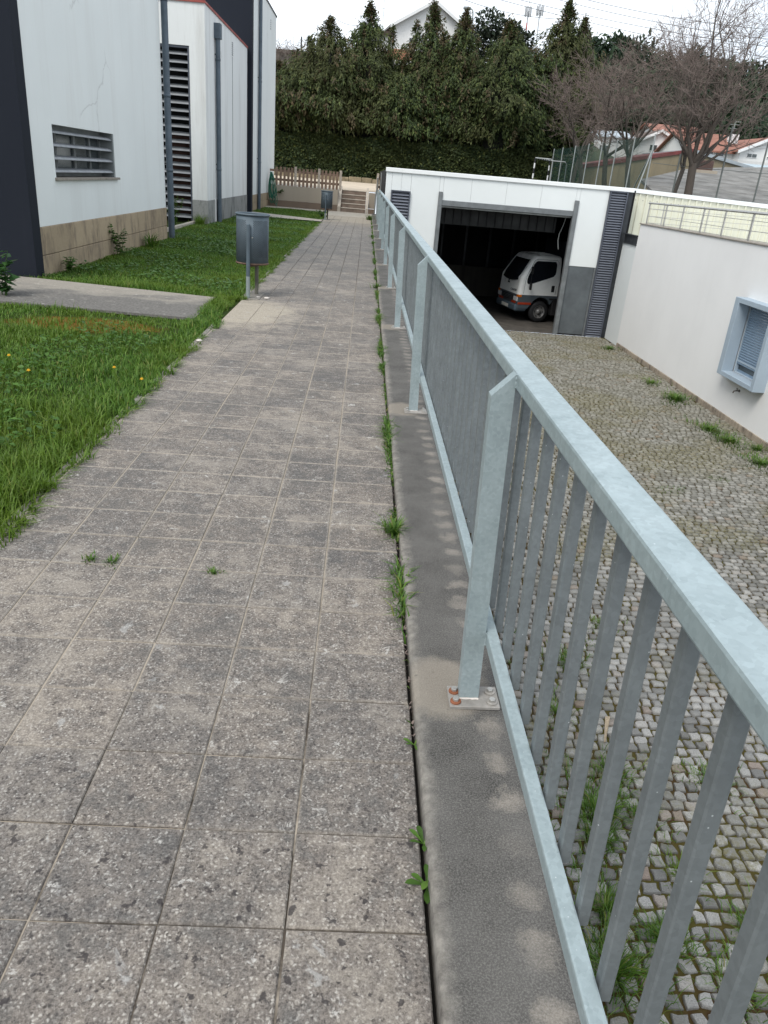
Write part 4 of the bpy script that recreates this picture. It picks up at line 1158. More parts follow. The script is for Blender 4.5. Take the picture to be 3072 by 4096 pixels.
for s in (1, -1):
    sy = lambda z, e=0: CL + s * (HWz(z) + e)
    zl = [1.30, 1.34, 1.42, 1.50, 1.58, 1.66, 1.75, 1.87, 1.98, 2.04, 2.07]
    xf_ = np.interp(zl, [1.30, 1.36, 1.54, 1.98, 2.04, 2.07], [.60, .66, .64, .42, .37, .30]); xr_ = np.interp(zl, [1.30, 1.33, 1.58, 1.68, 2.0, 2.07], [.52, .40, -.34, -.42, -.43, -.38])
    q = 6; vs = []
    for z_, xa, xb in zip(zl, xr_, xf_):
        for j in range(q):
            xx_ = xa + (xb - xa) * j / (q - 1)
            vs.append((xx_, sy(z_, .010 - .05 * max(0, (xx_ - (XFz(z_) - .12)) / .12) ** 2), z_))
    fs = [((i * q + j), (i * q + j + 1), ((i + 1) * q + j + 1), ((i + 1) * q + j))[::-1 if s > 0 else 1] for i in range(len(zl) - 1) for j in range(q - 1)]
    dr = tpart(MB().tube([(.72, sy(.97, .001), .97), (.70, sy(1.4, .001), 1.4), (.68, sy(1.55, .001), 1.55), (.42, sy(2.08, .001), 2.08), (.32, sy(2.12, .001), 2.12), (-.44, sy(2.12, .001), 2.12), (-.5, sy(2.05, .001), 2.05), (-.5, sy(1.2, .001), 1.2), (-.5, sy(.97, .001), .97)], .006, 5), 'door_seam', MAT['tr_grey'])
    tpart(MB().add(vs, fs), 'side_window', MAT['tr_glass'])
    tpart(MB().cbox(-.44, -.32, sy(1.2, -.01) - .02, sy(1.2, -.01) + .02, 1.06, 1.28, .008), 'door_handle', MAT['tr_black'])
    tpart(MB().tube([(.44, sy(1.95, 0), 1.95), (.52, sy(1.9, .16), 1.90), (.585, sy(1.6, .18), 1.55), (.585, sy(1.4, .18), 1.34)], .010, 6), 'mirror_arm', MAT['tr_black'])
    tpart(MB().cbox(.57, .61, sy(1.6, .20) - .07, sy(1.6, .20) + .07, 1.66, 1.9, .015), 'mirror', MAT['tr_black'])
    tpart(MB().cbox(.555, .615, sy(1.2, .20) - .06, sy(1.2, .20) + .06, 1.13, 1.36, .015), 'mirror', MAT['tr_black'])
    # lamps
    hl = CL + s * (HW - .18)
    tpart(MB().cbox(.89, .93, hl - .16, hl + .16, .70, .845, .01), 'headlight', MAT['tr_lamp'])
    tpart(MB().cbox(.77, .915, CL + s * (HW - .065) - .07, CL + s * (HW - .065) + .075, .845, .925, .01), 'indicator', MAT['tr_orange'])
    tpart(MB().cbox(.38, .885, CL + s * HW - .01, CL + s * HW + .012, .60, .675, .005), 'side_strip', MAT['tr_red'])
    tpart(MB().cbox(-.60, -.30, CL + s * HW - .01, CL + s * HW + .01, .79, .85, .005), 'side_marker', MAT['tr_black'])
    tpart(MB().cbox(.895, .925, CL + s * (HW - .32) - .16, CL + s * (HW - .32) + .16, .61, .685, .005), 'bumper_strip', MAT['tr_red'])
arch = [(.42 * math.cos(a), .36 + .50 * math.sin(a)) for a in [math.pi * k / 12 for k in range(1, 12)]]
prof = [(.90, .44), (.90, .93), (-.62, .93), (-.62, .76), (-.46, .76)] + [(p[0], p[1]) for p in arch[::-1] if p[1] > .55] + [(.50, .44)]
tpart(MB().prism(prof, 1, CL - HW + .004, CL + HW - .004), 'lower_body', MAT['tr_grey'], bevel=.03)
tpart(MB().cbox(.50, .97, CL - .83, CL + .83, .36, .60, .05), 'bumper', MAT['tr_bumper'])
tpart(MB().cbox(.968, .985, CL - .27, CL + .27, .42, .53, .004), 'number_plate', MAT['tr_plate'])
tpart(MB().cbox(.915, .945, CL - .48, CL + .48, .70, .88, .01), 'grille', MAT['tr_black'])
for k in range(3): tpart(MB().cbox(.94, .952, CL - .46, CL + .46, .73 + k * .05, .745 + k * .05, .003), 'grille_bar', MAT['tr_grey'])
for (dy_, dz_) in ((0, .052), (-.032, 0), (.032, 0)):
    d = .033
    yv, zv = CL + dy_, 1.26 + dz_
    if dz_: poly = [(yv, zv - .03), (yv + .02, zv + .01), (yv, zv + .05), (yv - .02, zv + .01)]
    else:
        g_ = 1 if dy_ > 0 else -1
        poly = [(yv - g_ * .032, zv + .022), (yv + g_ * .01, zv + .014), (yv + g_ * .036, zv - .028), (yv - g_ * .004, zv - .02)]
    tpart(MB().prism(poly, 0, .925, .952), 'badge', MAT['tr_black'])
fc = bpy.data.curves.new('lettering', 'FONT'); fc.body = 'CANTER'; fc.size = .10; fc.extrude = .004; fc.align_x = 'CENTER'
fo = bpy.data.objects.new('lettering_source', fc); COL.objects.link(fo)
dg = bpy.context.evaluated_depsgraph_get(); fme = bpy.data.meshes.new_from_object(fo.evaluated_get(dg)); bpy.data.objects.remove(fo)
fme.materials.append(MAT['tr_grey'])
lo = bpy.data.objects.new('lettering', fme); _link(lo, TK); lo.location = (.935, CL + .48, 1.02); lo.rotation_euler = (R(90), 0, R(98))
# wheels
wheel_y = [0.0, 2 * CL]
for wy in wheel_y:
    s = 1 if wy == 0 else -1
    wg = bpy.data.objects.new('wheel', None); _link(wg, TK); wg.location = (0, wy - s * .11, .36); wg.rotation_euler = (0, 0, 0 if s > 0 else math.pi)
    def wpart(m, n, mt):
        o = bpy.data.objects.new(n, m.mesh(n, mt)); _link(o, wg); return o
    wpart(MB().lathe([(.22, -.10), (.33, -.105), (.36, -.07), (.365, 0), (.36, .07), (.33, .105), (.22, .10)], (0, 0, 0), 32, True, 1), 'tyre', MAT['tr_black'])
    wpart(MB().lathe([(.225, -.09), (.225, .095), (.205, .10), (.195, .06), (.13, .085), (.09, .05), (.085, .11), (.0001, .115)], (0, 0, 0), 32, True, 1), 'rim', MAT['tr_rim'])
    hm = MB()
    for k in range(6):
        a = math.pi / 3 * k
        hm.lathe([(.028, 0), (.028, .006), (.0001, .006)], (.155 * math.cos(a), .074, .155 * math.sin(a)), 8, False, 1)
    wpart(hm, 'hand_holes', MAT['tr_black'])
tpart(MB().cbox(-.72, -.45, CL + .62, CL + .86, .25, .80, .02), 'mud_flap', MAT['tr_black'])
tpart(MB().cbox(-3.6, -.72, CL - .9, CL + .9, .95, 2.75, .02), 'cargo_body', MAT['tr_box'])
tpart(MB().cbox(-3.6, .35, CL - .4, CL + .4, .45, .70, .02), 'chassis', MAT['tr_black'])
tpart(MB().tube([(-.66, CL + .84, 1.0), (-.66, CL + .84, 1.45)], .05, 8), 'air_intake', MAT['tr_black'])
for wy in (-.14, 2 * CL + .14):
    wg = bpy.data.objects.new('wheel', None); _link(wg, TK); wg.location = (-2.5, wy, .36)
    o = bpy.data.objects.new('tyre', MB().lathe([(.0001, -.12), (.33, -.125), (.36, -.09), (.365, 0), (.36, .09), (.33, .125), (.0001, .12)], (0, 0, 0), 28, True, 1).mesh('tyre', MAT['tr_black'])); _link(o, wg)
# yellow cloth lying on the dashboard, just behind the screen
# ------------------------------------------------------------------ foliage tools (numpy)
def norm(v): return v / np.maximum(np.linalg.norm(v, axis=1, keepdims=True), 1e-9)
def leaf_cards(c, d, up, L, Wd, rng):
    """pointed four-cornered leaves folded along the midrib: c base points, d direction, up normal hint"""
    d = norm(d); s = norm(np.cross(d, up + rng.normal(0, .25, d.shape))); n = np.cross(s, d)
    L = L[:, None]; Wd = Wd[:, None]
    p0 = c; p1 = c + d * L * .45 + s * Wd * .5 + n * L * .06; p2 = c + d * L - n * L * .1; p3 = c + d * L * .45 - s * Wd * .5 + n * L * .06
    V = np.stack([p0, p1, p2, p3], 1).reshape(-1, 3)
    b = np.arange(len(c))[:, None] * 4
    F = np.concatenate([b + [0, 1, 2], b + [0, 2, 3]], 1).reshape(-1, 3)
    return V, F
def blades(c, h, w, lean, rng, az=None):
    n = len(c)
    az = rng.uniform(0, 2 * np.pi, n) if az is None else az
    dirv = np.stack([np.cos(az), np.sin(az), np.zeros(n)], 1); side = np.stack([-np.sin(az), np.cos(az), np.zeros(n)], 1)
    up = np.array([0, 0, 1.0])
    h = h[:, None]; w = w[:, None]; lean = lean[:, None]
    m1 = c + up * h * .5 + dirv * h * lean * .30
    tip = c + up * h * (1 - .35 * lean) + dirv * h * lean
    V = np.stack([c - side * w * .5, c + side * w * .5, m1 + side * w * .42, m1 - side * w * .42, tip], 1).reshape(-1, 3)
    b = np.arange(n)[:, None] * 5
    F = np.concatenate([b + [0, 1, 2], b + [0, 2, 3], b + [3, 2, 4]], 1).reshape(-1, 3)
    return V, F
def merge(parts):
    vs = []; fs = []; o = 0
    for V, F in parts: vs.append(V); fs.append(F + o); o += len(V)
    return np.concatenate(vs), np.concatenate(fs)
def np_obj(name, V, F, mat, parent=None, smooth=False):
    w = np.array(WO[parent.name]) if parent is not None else np.zeros(3)
    return obj_from_mesh(name, np_mesh(name, V - w, F, mat, smooth), parent)
def vnoise(p, sc, seed=0):
    """cheap smooth value noise for clumping"""
    q = p * sc + seed * 17.3
    return (np.sin(q[:, 0] * 1.7 + 1.3 * np.sin(q[:, 1] * 1.1 + q[:, 2])) + np.sin(q[:, 1] * 2.1 + 1.7 * np.sin(q[:, 2] * 1.3 + q[:, 0] * .7)) + np.sin(q[:, 2] * 1.9 + 1.1 * np.sin(q[:, 0] * 1.6))) / 3

# ------------------------------------------------------------------ lawn grass
rng = np.random.default_rng(21)
def lawn_points(x0, x1, y0, y1, dens):
    n = int((x1 - x0) * (y1 - y0) * dens)
    return np.stack([rng.uniform(x0, x1, n), rng.uniform(y0, y1, n), np.full(n, -.03)], 1)
def side_path_mask(p):
    y_lo = np.interp(-p[:, 0], [1.6, 3.55, 9], [7.74, 7.88, 8.38]); y_hi = np.interp(-p[:, 0], [1.6, 4.0, 9], [9.18, 9.62, 10.2])
    return (p[:, 0] < -1.70) & (p[:, 1] > y_lo) & (p[:, 1] < y_hi)
parts_g = []
A = lawn_points(-5.2, -1.33, 1.6, 9.7, 4600)
A0 = lawn_points(-4.2, -1.33, -.8, 1.6, 3000)
B2 = lawn_points(-4.0, -1.37, 9.1, 18, 3000)
C2 = lawn_points(-4.6, -1.40, 18, 26.0, 1500)
D2 = lawn_points(-4.1, -1.50, 26.2, 32.8, 1200)
for P, hm in ((A0, 1.0), (A, 1.0), (B2, .62), (C2, .62), (D2, .62)):
    keep = ~side_path_mask(P)
    if hm == .62:
        nearp = (P[:, 1] < 9.6) & (P[:, 0] < -1.75)
        keep &= ~nearp
        strip = (P[:, 1] > 25.8 + np.clip(-P[:, 0] - 3.2, 0, 9) * .2) & (P[:, 1] < 26.9 + (-P[:, 0] - 1.42) * .56)
        keep &= ~strip
    edge_w = -1.385 + .05 * np.sin(P[:, 1] * 5.1) + .05 * np.sin(P[:, 1] * 13.7 + 1) + .03 * np.sin(P[:, 1] * 31)
    gap = (P[:, 1] > 7.7) & (P[:, 1] < 9.2)
    keep &= (P[:, 0] < np.where(gap, -1.50 + .05 * np.sin(P[:, 1] * 9), edge_w))
    bald = ((P[:, 0] + 2.55) / .8) ** 2 + ((P[:, 1] - 7.22) / .42) ** 2 + vnoise(P, 5) * .5
    keep &= (bald > 1.0) | (rng.random(len(P)) < .28)
    P = P[keep]
    clump = vnoise(P, 2.2); cl2 = vnoise(P, 7.5, 2)
    n = len(P)
    h = (rng.uniform(.035, .085, n) + .035 * clump + .02 * cl2) * hm
    far = (P[:, 1] > 5.6) & (P[:, 1] < 8)
    h = np.where(far, h * .72, h); h = np.where(P[:, 1] < 4.6, h * 1.25, h)
    h = np.where((rng.random(n) < .05), h * 1.7, h)
    h = np.clip(h, .02, .2)
    w = rng.uniform(.0035, .0075, n) * (1 + .045 * P[:, 1])
    parts_g.append(blades(P, h, w, rng.uniform(.15, .95, n), rng))
# grass spilling over the path edge in uneven tufts
ye = rng.uniform(1.7, 25.5, 9000); ke = (np.sin(ye * 4.3) + np.sin(ye * 11.1 + 1) + .8 * np.sin(ye * 23) + rng.normal(0, .5, 9000)) > -.1
ke &= ~((ye > 7.75) & (ye < 9.15)); ye = ye[ke]; n = len(ye)
Pe = np.stack([-1.405 + rng.normal(0, .018, n) + .02 * np.sin(ye * 7), ye, np.full(n, -.02)], 1)
parts_g.append(blades(Pe, rng.uniform(.03, .10, n) * (1 - .018 * ye), rng.uniform(.004, .008, n) * (1 + .03 * ye), rng.uniform(.6, 1.6, n), rng, rng.normal(0, .9, n)))
yg = rng.uniform(7.6, 9.3, 3500); Pg = np.stack([rng.uniform(-1.72, -1.46, 3500) + .03 * np.sin(yg * 8), yg, np.full(3500, -.02)], 1)
parts_g.append(blades(Pg, rng.uniform(.02, .06, 3500), rng.uniform(.004, .009, 3500), rng.uniform(.3, 1.3, 3500), rng))
V, F = merge(parts_g)
tag(np_obj('grass', V, F, MAT['grass']), 'green lawn grass with uneven tufts left of the paved path', 'grass', kind='stuff')
# broad leaves and clover through the lawn
def clover(P, L, up_tilt=.6):
    n = len(P); az = rng.uniform(0, 2 * np.pi, n)
    d = np.stack([np.cos(az), np.sin(az), rng.uniform(-.1, up_tilt, n)], 1)
    return leaf_cards(P, d, np.tile([0, 0, 1.0], (n, 1)), L, L * rng.uniform(.45, .8, n), rng)
P1 = lawn_points(-4.6, -1.46, 1.8, 7.0, 420); P1 = P1[vnoise(P1, 2.4, 4) > -.05]; P1[:, 2] = rng.uniform(.0, .07, len(P1))
P2 = lawn_points(-4.0, -1.6, 9.7, 25.6, 330); P2 = P2[vnoise(P2, 1.6, 7) > -.1]; P2[:, 2] = rng.uniform(.0, .04, len(P2))
V, F = merge([clover(P1, rng.uniform(.022, .055, len(P1))), clover(P2, rng.uniform(.03, .07, len(P2)))])
tag(np_obj('clover', V, F, MAT['clover']), 'broad dark green weed leaves scattered through the lawn', 'weeds', kind='stuff')

# dandelions
def dandelion(x, y, h, label):
    T = thing('dandelion', label, 'flower', (x, y, -.03), 'yellow dandelions in the near lawn')
    MB().tube([(x, y, -.03), (x + .008, y, h * .5), (x + .004, y + .004, h)], .0025, 5).build('stem', MAT['weed'], T)
    m = MB()
    for k in range(26):
        a = k * 2.4; r = .004 + .012 * (k / 26) ** .6; t = .012 * (1 - k / 26)
        c = Vector((x + .004, y + .004, h)); d = Vector((math.cos(a), math.sin(a), 0)); s = Vector((-math.sin(a), math.cos(a), 0)) * .004
        m.add([c, c + d * r * .6 + s + Vector((0, 0, .006 + t)), c + d * r + Vector((0, 0, .003 + t)), c + d * r * .6 - s + Vector((0, 0, .006 + t))], [(0, 1, 2, 3)])
    m.build('flower_head', MAT['yellow_flower'], T)
dandelion(-2.439, 5.31, .10, 'small yellow dandelion farthest left in the lawn')
dandelion(-2.158, 4.95, .10, 'yellow dandelion half hidden in tall grass near the left edge')
dandelion(-1.659, 5.146, .11, 'yellow dandelion on a tall stem, second nearest the path')
dandelion(-1.416, 4.933, .10, 'bright yellow dandelion at the lawn edge next to the path')

# ------------------------------------------------------------------ weeds
def tuft(x, y, z, R_, H, n, label, cat='grass tuft', group=None, mat='grass', name='grass_tuft', wide=.006):
    r = np.random.default_rng(int(abs(x * 1000 + y * 77)) % 99991)
    a = r.uniform(0, 2 * np.pi, n); q = R_ * np.abs(r.normal(0, .62, n)) * (1 + .45 * np.sin(2 * a + x * 9) + .3 * np.sin(5 * a + y * 7))
    c = np.stack([x + q * np.cos(a), y + 1.25 * q * np.sin(a), np.full(n, z)], 1)
    V, F = blades(c, r.uniform(.45, 1, n) * H, r.uniform(.6, 1.2, n) * wide, r.uniform(.3, 1.3, n), r, a + r.normal(0, .6, n))
    T = thing(name, label, cat, (x, y, z), group)
    tag(np_obj('blades', V, F, MAT[mat], T), kind='stuff')
    return T
def rosette(x, y, z, R_, n, label, group=None, mat='weed', lift=.5, name='weed_plant', layers=1):
    r = np.random.default_rng(int(abs(x * 997 + y * 131)) % 99991)
    T = thing(name, label, 'weed', (x, y, z), group)
    for k in range(n):
        a = k * 2.4 + r.uniform(-.2, .2); L = R_ * r.uniform(.7, 1.15); w = L * r.uniform(.26, .36); up = lift * r.uniform(.5, 1.3)
        d = Vector((math.cos(a), math.sin(a), 0)); s = Vector((-math.sin(a), math.cos(a), 0)); c = Vector((x, y, z + (k // 7) * .02))
        rows = []
        for (t, ww) in ((.0, .12), (.35, .55), (.68, 1.0), (.88, .7), (1.0, .05)):
            zz = up * L * (t - .55 * t * t) + .002
            p = c + d * L * t + Vector((0, 0, zz)); rows.append((p - s * w * ww * .5 + Vector((0, 0, .06 * L * ww)), p, p + s * w * ww * .5 + Vector((0, 0, .06 * L * ww))))
        vs = [p for row in rows for p in row]
        fs = [(i * 3 + j, i * 3 + j + 1, (i + 1) * 3 + j + 1, (i + 1) * 3 + j) for i in range(4) for j in range(2)]
        MB().add(vs, fs, True).build('leaf', MAT[mat], T)
    return T
# continuous strip of weeds in the joint between path and plinth
r5 = np.random.default_rng(55)
yy = r5.uniform(1.75, 30, 30000)
dens = np.interp(yy, [1.9, 2.2, 3.0, 4.2, 5.0, 7.5, 8.5, 12, 14, 18, 22, 30], [.10, .35, .6, .8, .95, 1, .8, .9, .6, .6, .4, .35])
dens *= np.clip(.62 + .9 * np.sin(yy * 6.3 + 2 * np.sin(yy * 2.1)), .05, 1)
k = r5.random(len(yy)) < dens; yy = yy[k]; n = len(yy)
c = np.stack([.228 + r5.normal(0, .013, n), yy, np.full(n, -.012)], 1)
tall = np.clip(.75 + .5 * np.sin(yy * 3.1), .35, 1.3)
V, F = blades(c, r5.uniform(.025, .075, n) * tall, r5.uniform(.004, .008, n) * (1 + .03 * yy), r5.uniform(.4, 1.5, n), r5, r5.uniform(0, 2 * np.pi, n))
tag(np_obj('joint_weeds', V, F, MAT['weed']), 'thin line of grass and weeds growing in the joint along the plinth', 'weeds', kind='stuff')
yd = r5.uniform(1.7, 30, 1300); n = len(yd)
c = np.stack([.231 + r5.normal(0, .006, n), yd, np.full(n, -.008)], 1)
V, F = blades(c, r5.uniform(.008, .02, n), r5.uniform(.004, .008, n), r5.uniform(.4, 1.5, n), r5)
tag(np_obj('joint_litter', V, F, MAT['joint'] if False else MAT['twig']), 'dry brown plant bits lying in the joint along the plinth', 'litter', kind='stuff')
rosette(.236, 1.205, -.01, .050, 9, 'small green rosette weed, nearest one in the plinth joint', None, 'weed', .9)
rosette(.234, 1.315, .0, .05, 7, 'small green leafy weed just beyond the nearest rosette', None, 'weed', .8)
rosette(.230, 1.66, .0, .035, 5, 'tiny green weed leaf in the plinth joint opposite the nearest post')
tuft(.215, 3.03, -.005, .03, .10, 120, 'dense grass tuft in the plinth joint beyond the nearest post', mat='weed', wide=.006)
tuft(.225, 11.1, -.005, .04, .11, 90, 'grass tuft in the plinth joint beside the nearer litter bin', mat='weed', wide=.008)
tuft(.205, 20.8, -.005, .06, .12, 90, 'spreading grass tuft in the plinth joint halfway to the steps', mat='weed', wide=.011)
tuft(.16, 29.2, -.005, .10, .26, 120, 'bushy weed at the far end of the plinth joint', mat='weed', wide=.016)
for (x, y, s, lab) in ((-.985, 2.62, .022, 'small weed tuft in a tile joint left of the path middle'), (-.90, 2.615, .028, 'small weed tuft in a tile joint, a bit larger, by the path middle'),
                       (-.50, 2.575, .02, 'tiny weed tuft in a tile joint nearer the plinth')):
    tuft(x, y, -.006, s, .04, 45, lab, mat='weed', wide=.005)
# weeds in the yard along the terrace wall and near the railing
YG_ = 'grass tufts between the yard cobbles'
for (x, y, rad, h, n, lab) in ((7.59, 18.8, .26, .11, 260, 'small grass tuft by the skirting, farthest along the terrace wall'), (7.6, 17.2, .34, .20, 520, 'bushy green weed clump by the skirting beyond the window box'),
                               (7.44, 14.85, .34, .14, 480, 'grass clump on the cobbles under the window box'), (7.52, 14.15, .40, .13, 520, 'long grass clump on the cobbles just in front of the window box one'),
                               (7.55, 12.85, .42, .13, 460, 'grass clump by the terrace wall at the right edge'), (7.9, 13.7, .15, .18, 120, 'thin weed against the skirting stones at the right edge'),
                               (7.75, 23.0, .22, .15, 200, 'small grass tuft in front of the narrow pale panel'),
                               (2.86, 6.94, .17, .08, 260, 'flat grass patch on the cobbles, top one seen between bars'), (2.30, 6.17, .2, .14, 260, 'leafy tuft on the cobbles below the nearest post'),
                               (2.24, 4.65, .2, .14, 300, 'green tuft on the cobbles seen low between the bars'), (2.02, 4.24, .26, .2, 480, 'large green tuft in the yard beside the plinth'),
                               (2.36, 4.21, .16, .13, 240, 'round green tuft in the yard right of the large one'), (3.07, 4.62, .2, .10, 260, 'pale grass patch on cobbles near the right edge'),
                               (1.97, 3.95, .18, .16, 220, 'feathery weed in the yard beside the plinth'), (2.16, 3.17, .2, .14, 420, 'round green weed cushion seen between the lowest bars'),
                               (1.77, 2.95, .25, .22, 480, 'dense leafy weeds at the foot of the plinth, bottom edge'), (2.80, 3.2, .24, .14, 380, 'grass patch on cobbles at the lower right corner'),
                               (2.5, 2.86, .18, .12, 240, 'star-shaped weed at the bottom edge between bars'), (2.48, 3.72, .14, .1, 160, 'small tuft on the cobbles in the lower right'),
                               (2.0, 5.4, .16, .12, 160, 'thin tuft in the yard close to the plinth'), (1.85, 3.4, .2, .16, 300, 'leafy weeds in the yard close to the plinth corner')):
    tuft(x, y, YARD, rad, h, n, lab, group=YG_, mat='weed' if h > .12 else 'grass', wide=.012 if y > 10 else .007)
# scattered moss and low weeds over the yard (uncountable)
ys_ = r5.uniform(2.4, 12, 60000); xs_ = .7 + r5.random(60000) * 6.5
P = np.stack([xs_, ys_, np.full(60000, YARD - .008)], 1)
mk = vnoise(P, 1.3, 3) + .6 * vnoise(P, 4.1, 5) + np.clip((3.2 - xs_) * .35, -.6, .7) * np.clip((8 - ys_) * .3, -.3, 1)
P = P[mk > .55]; n = len(P)
V, F = blades(P, r5.uniform(.02, .06, n), r5.uniform(.004, .009, n), r5.uniform(.4, 1.4, n), r5)
tag(np_obj('yard_weeds', V, F, MAT['weed']), 'low grass and moss growing in the joints of the cobbled yard', 'weeds', kind='stuff')
tag(MB().add([(2.32, 5.03, YARD + .02), (2.335, 5.03, YARD + .03), (2.47, 5.36, YARD + .035), (2.43, 5.37, YARD + .025), (2.32, 5.03, YARD + .014), (2.335, 5.03, YARD + .024), (2.47, 5.36, YARD + .029), (2.43, 5.37, YARD + .019)],
             [(0, 1, 2, 3), (7, 6, 5, 4), (0, 4, 5, 1), (1, 5, 6, 2), (2, 6, 7, 3), (3, 7, 4, 0)]).build('dry_leaf', simple('straw', (.42, .34, .24), .9, 0, .4, 60)), 'pale dry straw leaf lying on the cobbles', 'leaf')
# plants against the building base
def shrub(x, y, z, H, n, label, spread=.16, mat='clover', Ls=.07):
    r = np.random.default_rng(int(abs(x * 911 + y * 57)) % 9999)
    T = thing('weed_plant', label, 'plant', (x, y, z), None)
    st = MB(); cs = []; ds = []
    for k in range(max(4, n // 40)):
        a = r.uniform(0, 2 * math.pi); tip = Vector((x + spread * math.cos(a) * r.uniform(.3, 1), y + spread * math.sin(a) * r.uniform(.3, 1), z + H * r.uniform(.6, 1)))
        b0 = Vector((x + r.uniform(-.04, .04), y + r.uniform(-.04, .04), z))
        mid = (b0 + tip) / 2 + Vector((r.uniform(-.04, .04), r.uniform(-.04, .04), .05 * H))
        st.tube([b0, mid, tip], [.006, .004, .002], 4)
        for q in range(n // max(4, n // 40)):
            t = r.uniform(.15, 1); p = b0.lerp(mid, t * 2) if t < .5 else mid.lerp(tip, t * 2 - 1)
            aa = r.uniform(0, 2 * math.pi); cs.append(p); ds.append((math.cos(aa), math.sin(aa), r.uniform(-.3, .5)))
    st.build('stem', MAT['weed'], T)
    cs = np.array(cs); ds = np.array(ds, dtype=float); L = r.uniform(.6, 1.3, len(cs)) * Ls
    V, F = leaf_cards(cs, ds, np.tile([0, 0, 1.0], (len(cs), 1)), L, L * r.uniform(.5, .8, len(cs)), r)
    tag(np_obj('leaves', V, F, MAT[mat], T), kind='stuff')
    return T
shrub(-3.86, 12.7, -.03, .52, 190, 'leafy weed climbing the tan granite base below the louvred window', .22)
shrub(-3.85, 10.45, -.03, .22, 80, 'small weed at the corner of the tan granite base', .14)
tuft(-3.86, 14.5, -.03, .10, .42, 90, 'tall grass tuft against the tan granite base', wide=.012, mat='weed')
shrub(-4.62, 19.6, -.03, .75, 240, 'tall thin weed in front of the tall louvre', .38, 'weed', .06)
tuft(-4.22, 20.75, -.03, .12, .38, 130, 'dark grass tuft at the foot of the grey granite pier', wide=.012)
shrub(-3.74, 8.25, -.03, .55, 120, 'large leafy plant at the left edge beside the side path', .22, 'ivy', .11)
shrub(-3.62, 34.0 - .12, .52, .16, 60, 'small green plant growing on the sandy wall by the hose', .26, 'clover', .10)
shrub(-1.55, 28.6, -.03, .30, 110, 'leafy weed beside the farther litter bin', .22, 'clover', .08)
# small pale stones by the nearer bin
for (x, y, s, lab) in ((-1.13, 9.38, .035, 'crumpled white scrap on the path right of the nearer bin'), (-1.24, 9.43, .025, 'small pale stone at the foot of the nearer bin'), (-1.40, 6.72, .03, 'small white stone at the lawn edge')):
    m = MB(); rs_ = random.Random(int(x * 999)); m.lathe([(.0001, 0), (s, .004), (s * .9, s * .45), (s * .3, s * .62), (.0001, s * .6)], (x, y, .0), 9)
    m.v = [(p[0] + rs_.uniform(-.25, .25) * s, p[1] + rs_.uniform(-.25, .25) * s, p[2]) for p in m.v]
    tag(m.build('stone', MAT['stone_w']), lab, 'stone')
# ------------------------------------------------------------------ hedge and cypress row
def card_quads(c, d, n_hint, L, Wd, rng): return leaf_cards(c, d, n_hint, L, Wd, rng)
rh = np.random.default_rng(77)
HY = 57.0
n = 60000
x = rh.uniform(-16, 14.5, n); z = 1.0 + 2.95 * rh.random(n); top = 3.75 + .12 * np.sin(x * 1.3) + .08 * np.sin(x * 3.7)
yb = HY + .10 * np.sin(x * 2.1 + z) + .08 * np.sin(z * 5 + x * 3.3) + rh.normal(0, .05, n)
P = np.stack([x, yb, np.minimum(z, top)], 1)
d = np.stack([rh.normal(0, .8, n), -np.abs(rh.normal(.5, .4, n)), rh.normal(-.05, .6, n)], 1)
L = rh.uniform(.10, .22, n)
nt = 9000
xt = rh.uniform(-16, 14.5, nt); Pt = np.stack([xt, rh.uniform(HY, HY + 1.6, nt), 3.78 + .12 * np.sin(xt * 1.3) + rh.normal(0, .05, nt)], 1)
dt = np.stack([rh.normal(0, .8, nt), rh.normal(0, .8, nt), np.abs(rh.normal(.4, .3, nt))], 1)
HG = thing('hedge', 'tall clipped dark green hedge behind the low stone wall', 'hedge', (0, HY, 1.0))
V, F = merge([leaf_cards(P, d, np.tile([0, -.6, .8], (n, 1)), L, L * .6, rh), leaf_cards(Pt, dt, np.tile([0, 0, 1.0], (nt, 1)), rh.uniform(.12, .25, nt), rh.uniform(.07, .12, nt), rh)])
np_obj('foliage', V, F, MAT['hedge'], HG)
MB().box(-16, 14.5, HY + .25, HY + 1.6, .9, 3.65).build('inner_mass', simple('hedge_inside', (.007, .011, .006), 1.0, 0, .4, 3), HG)

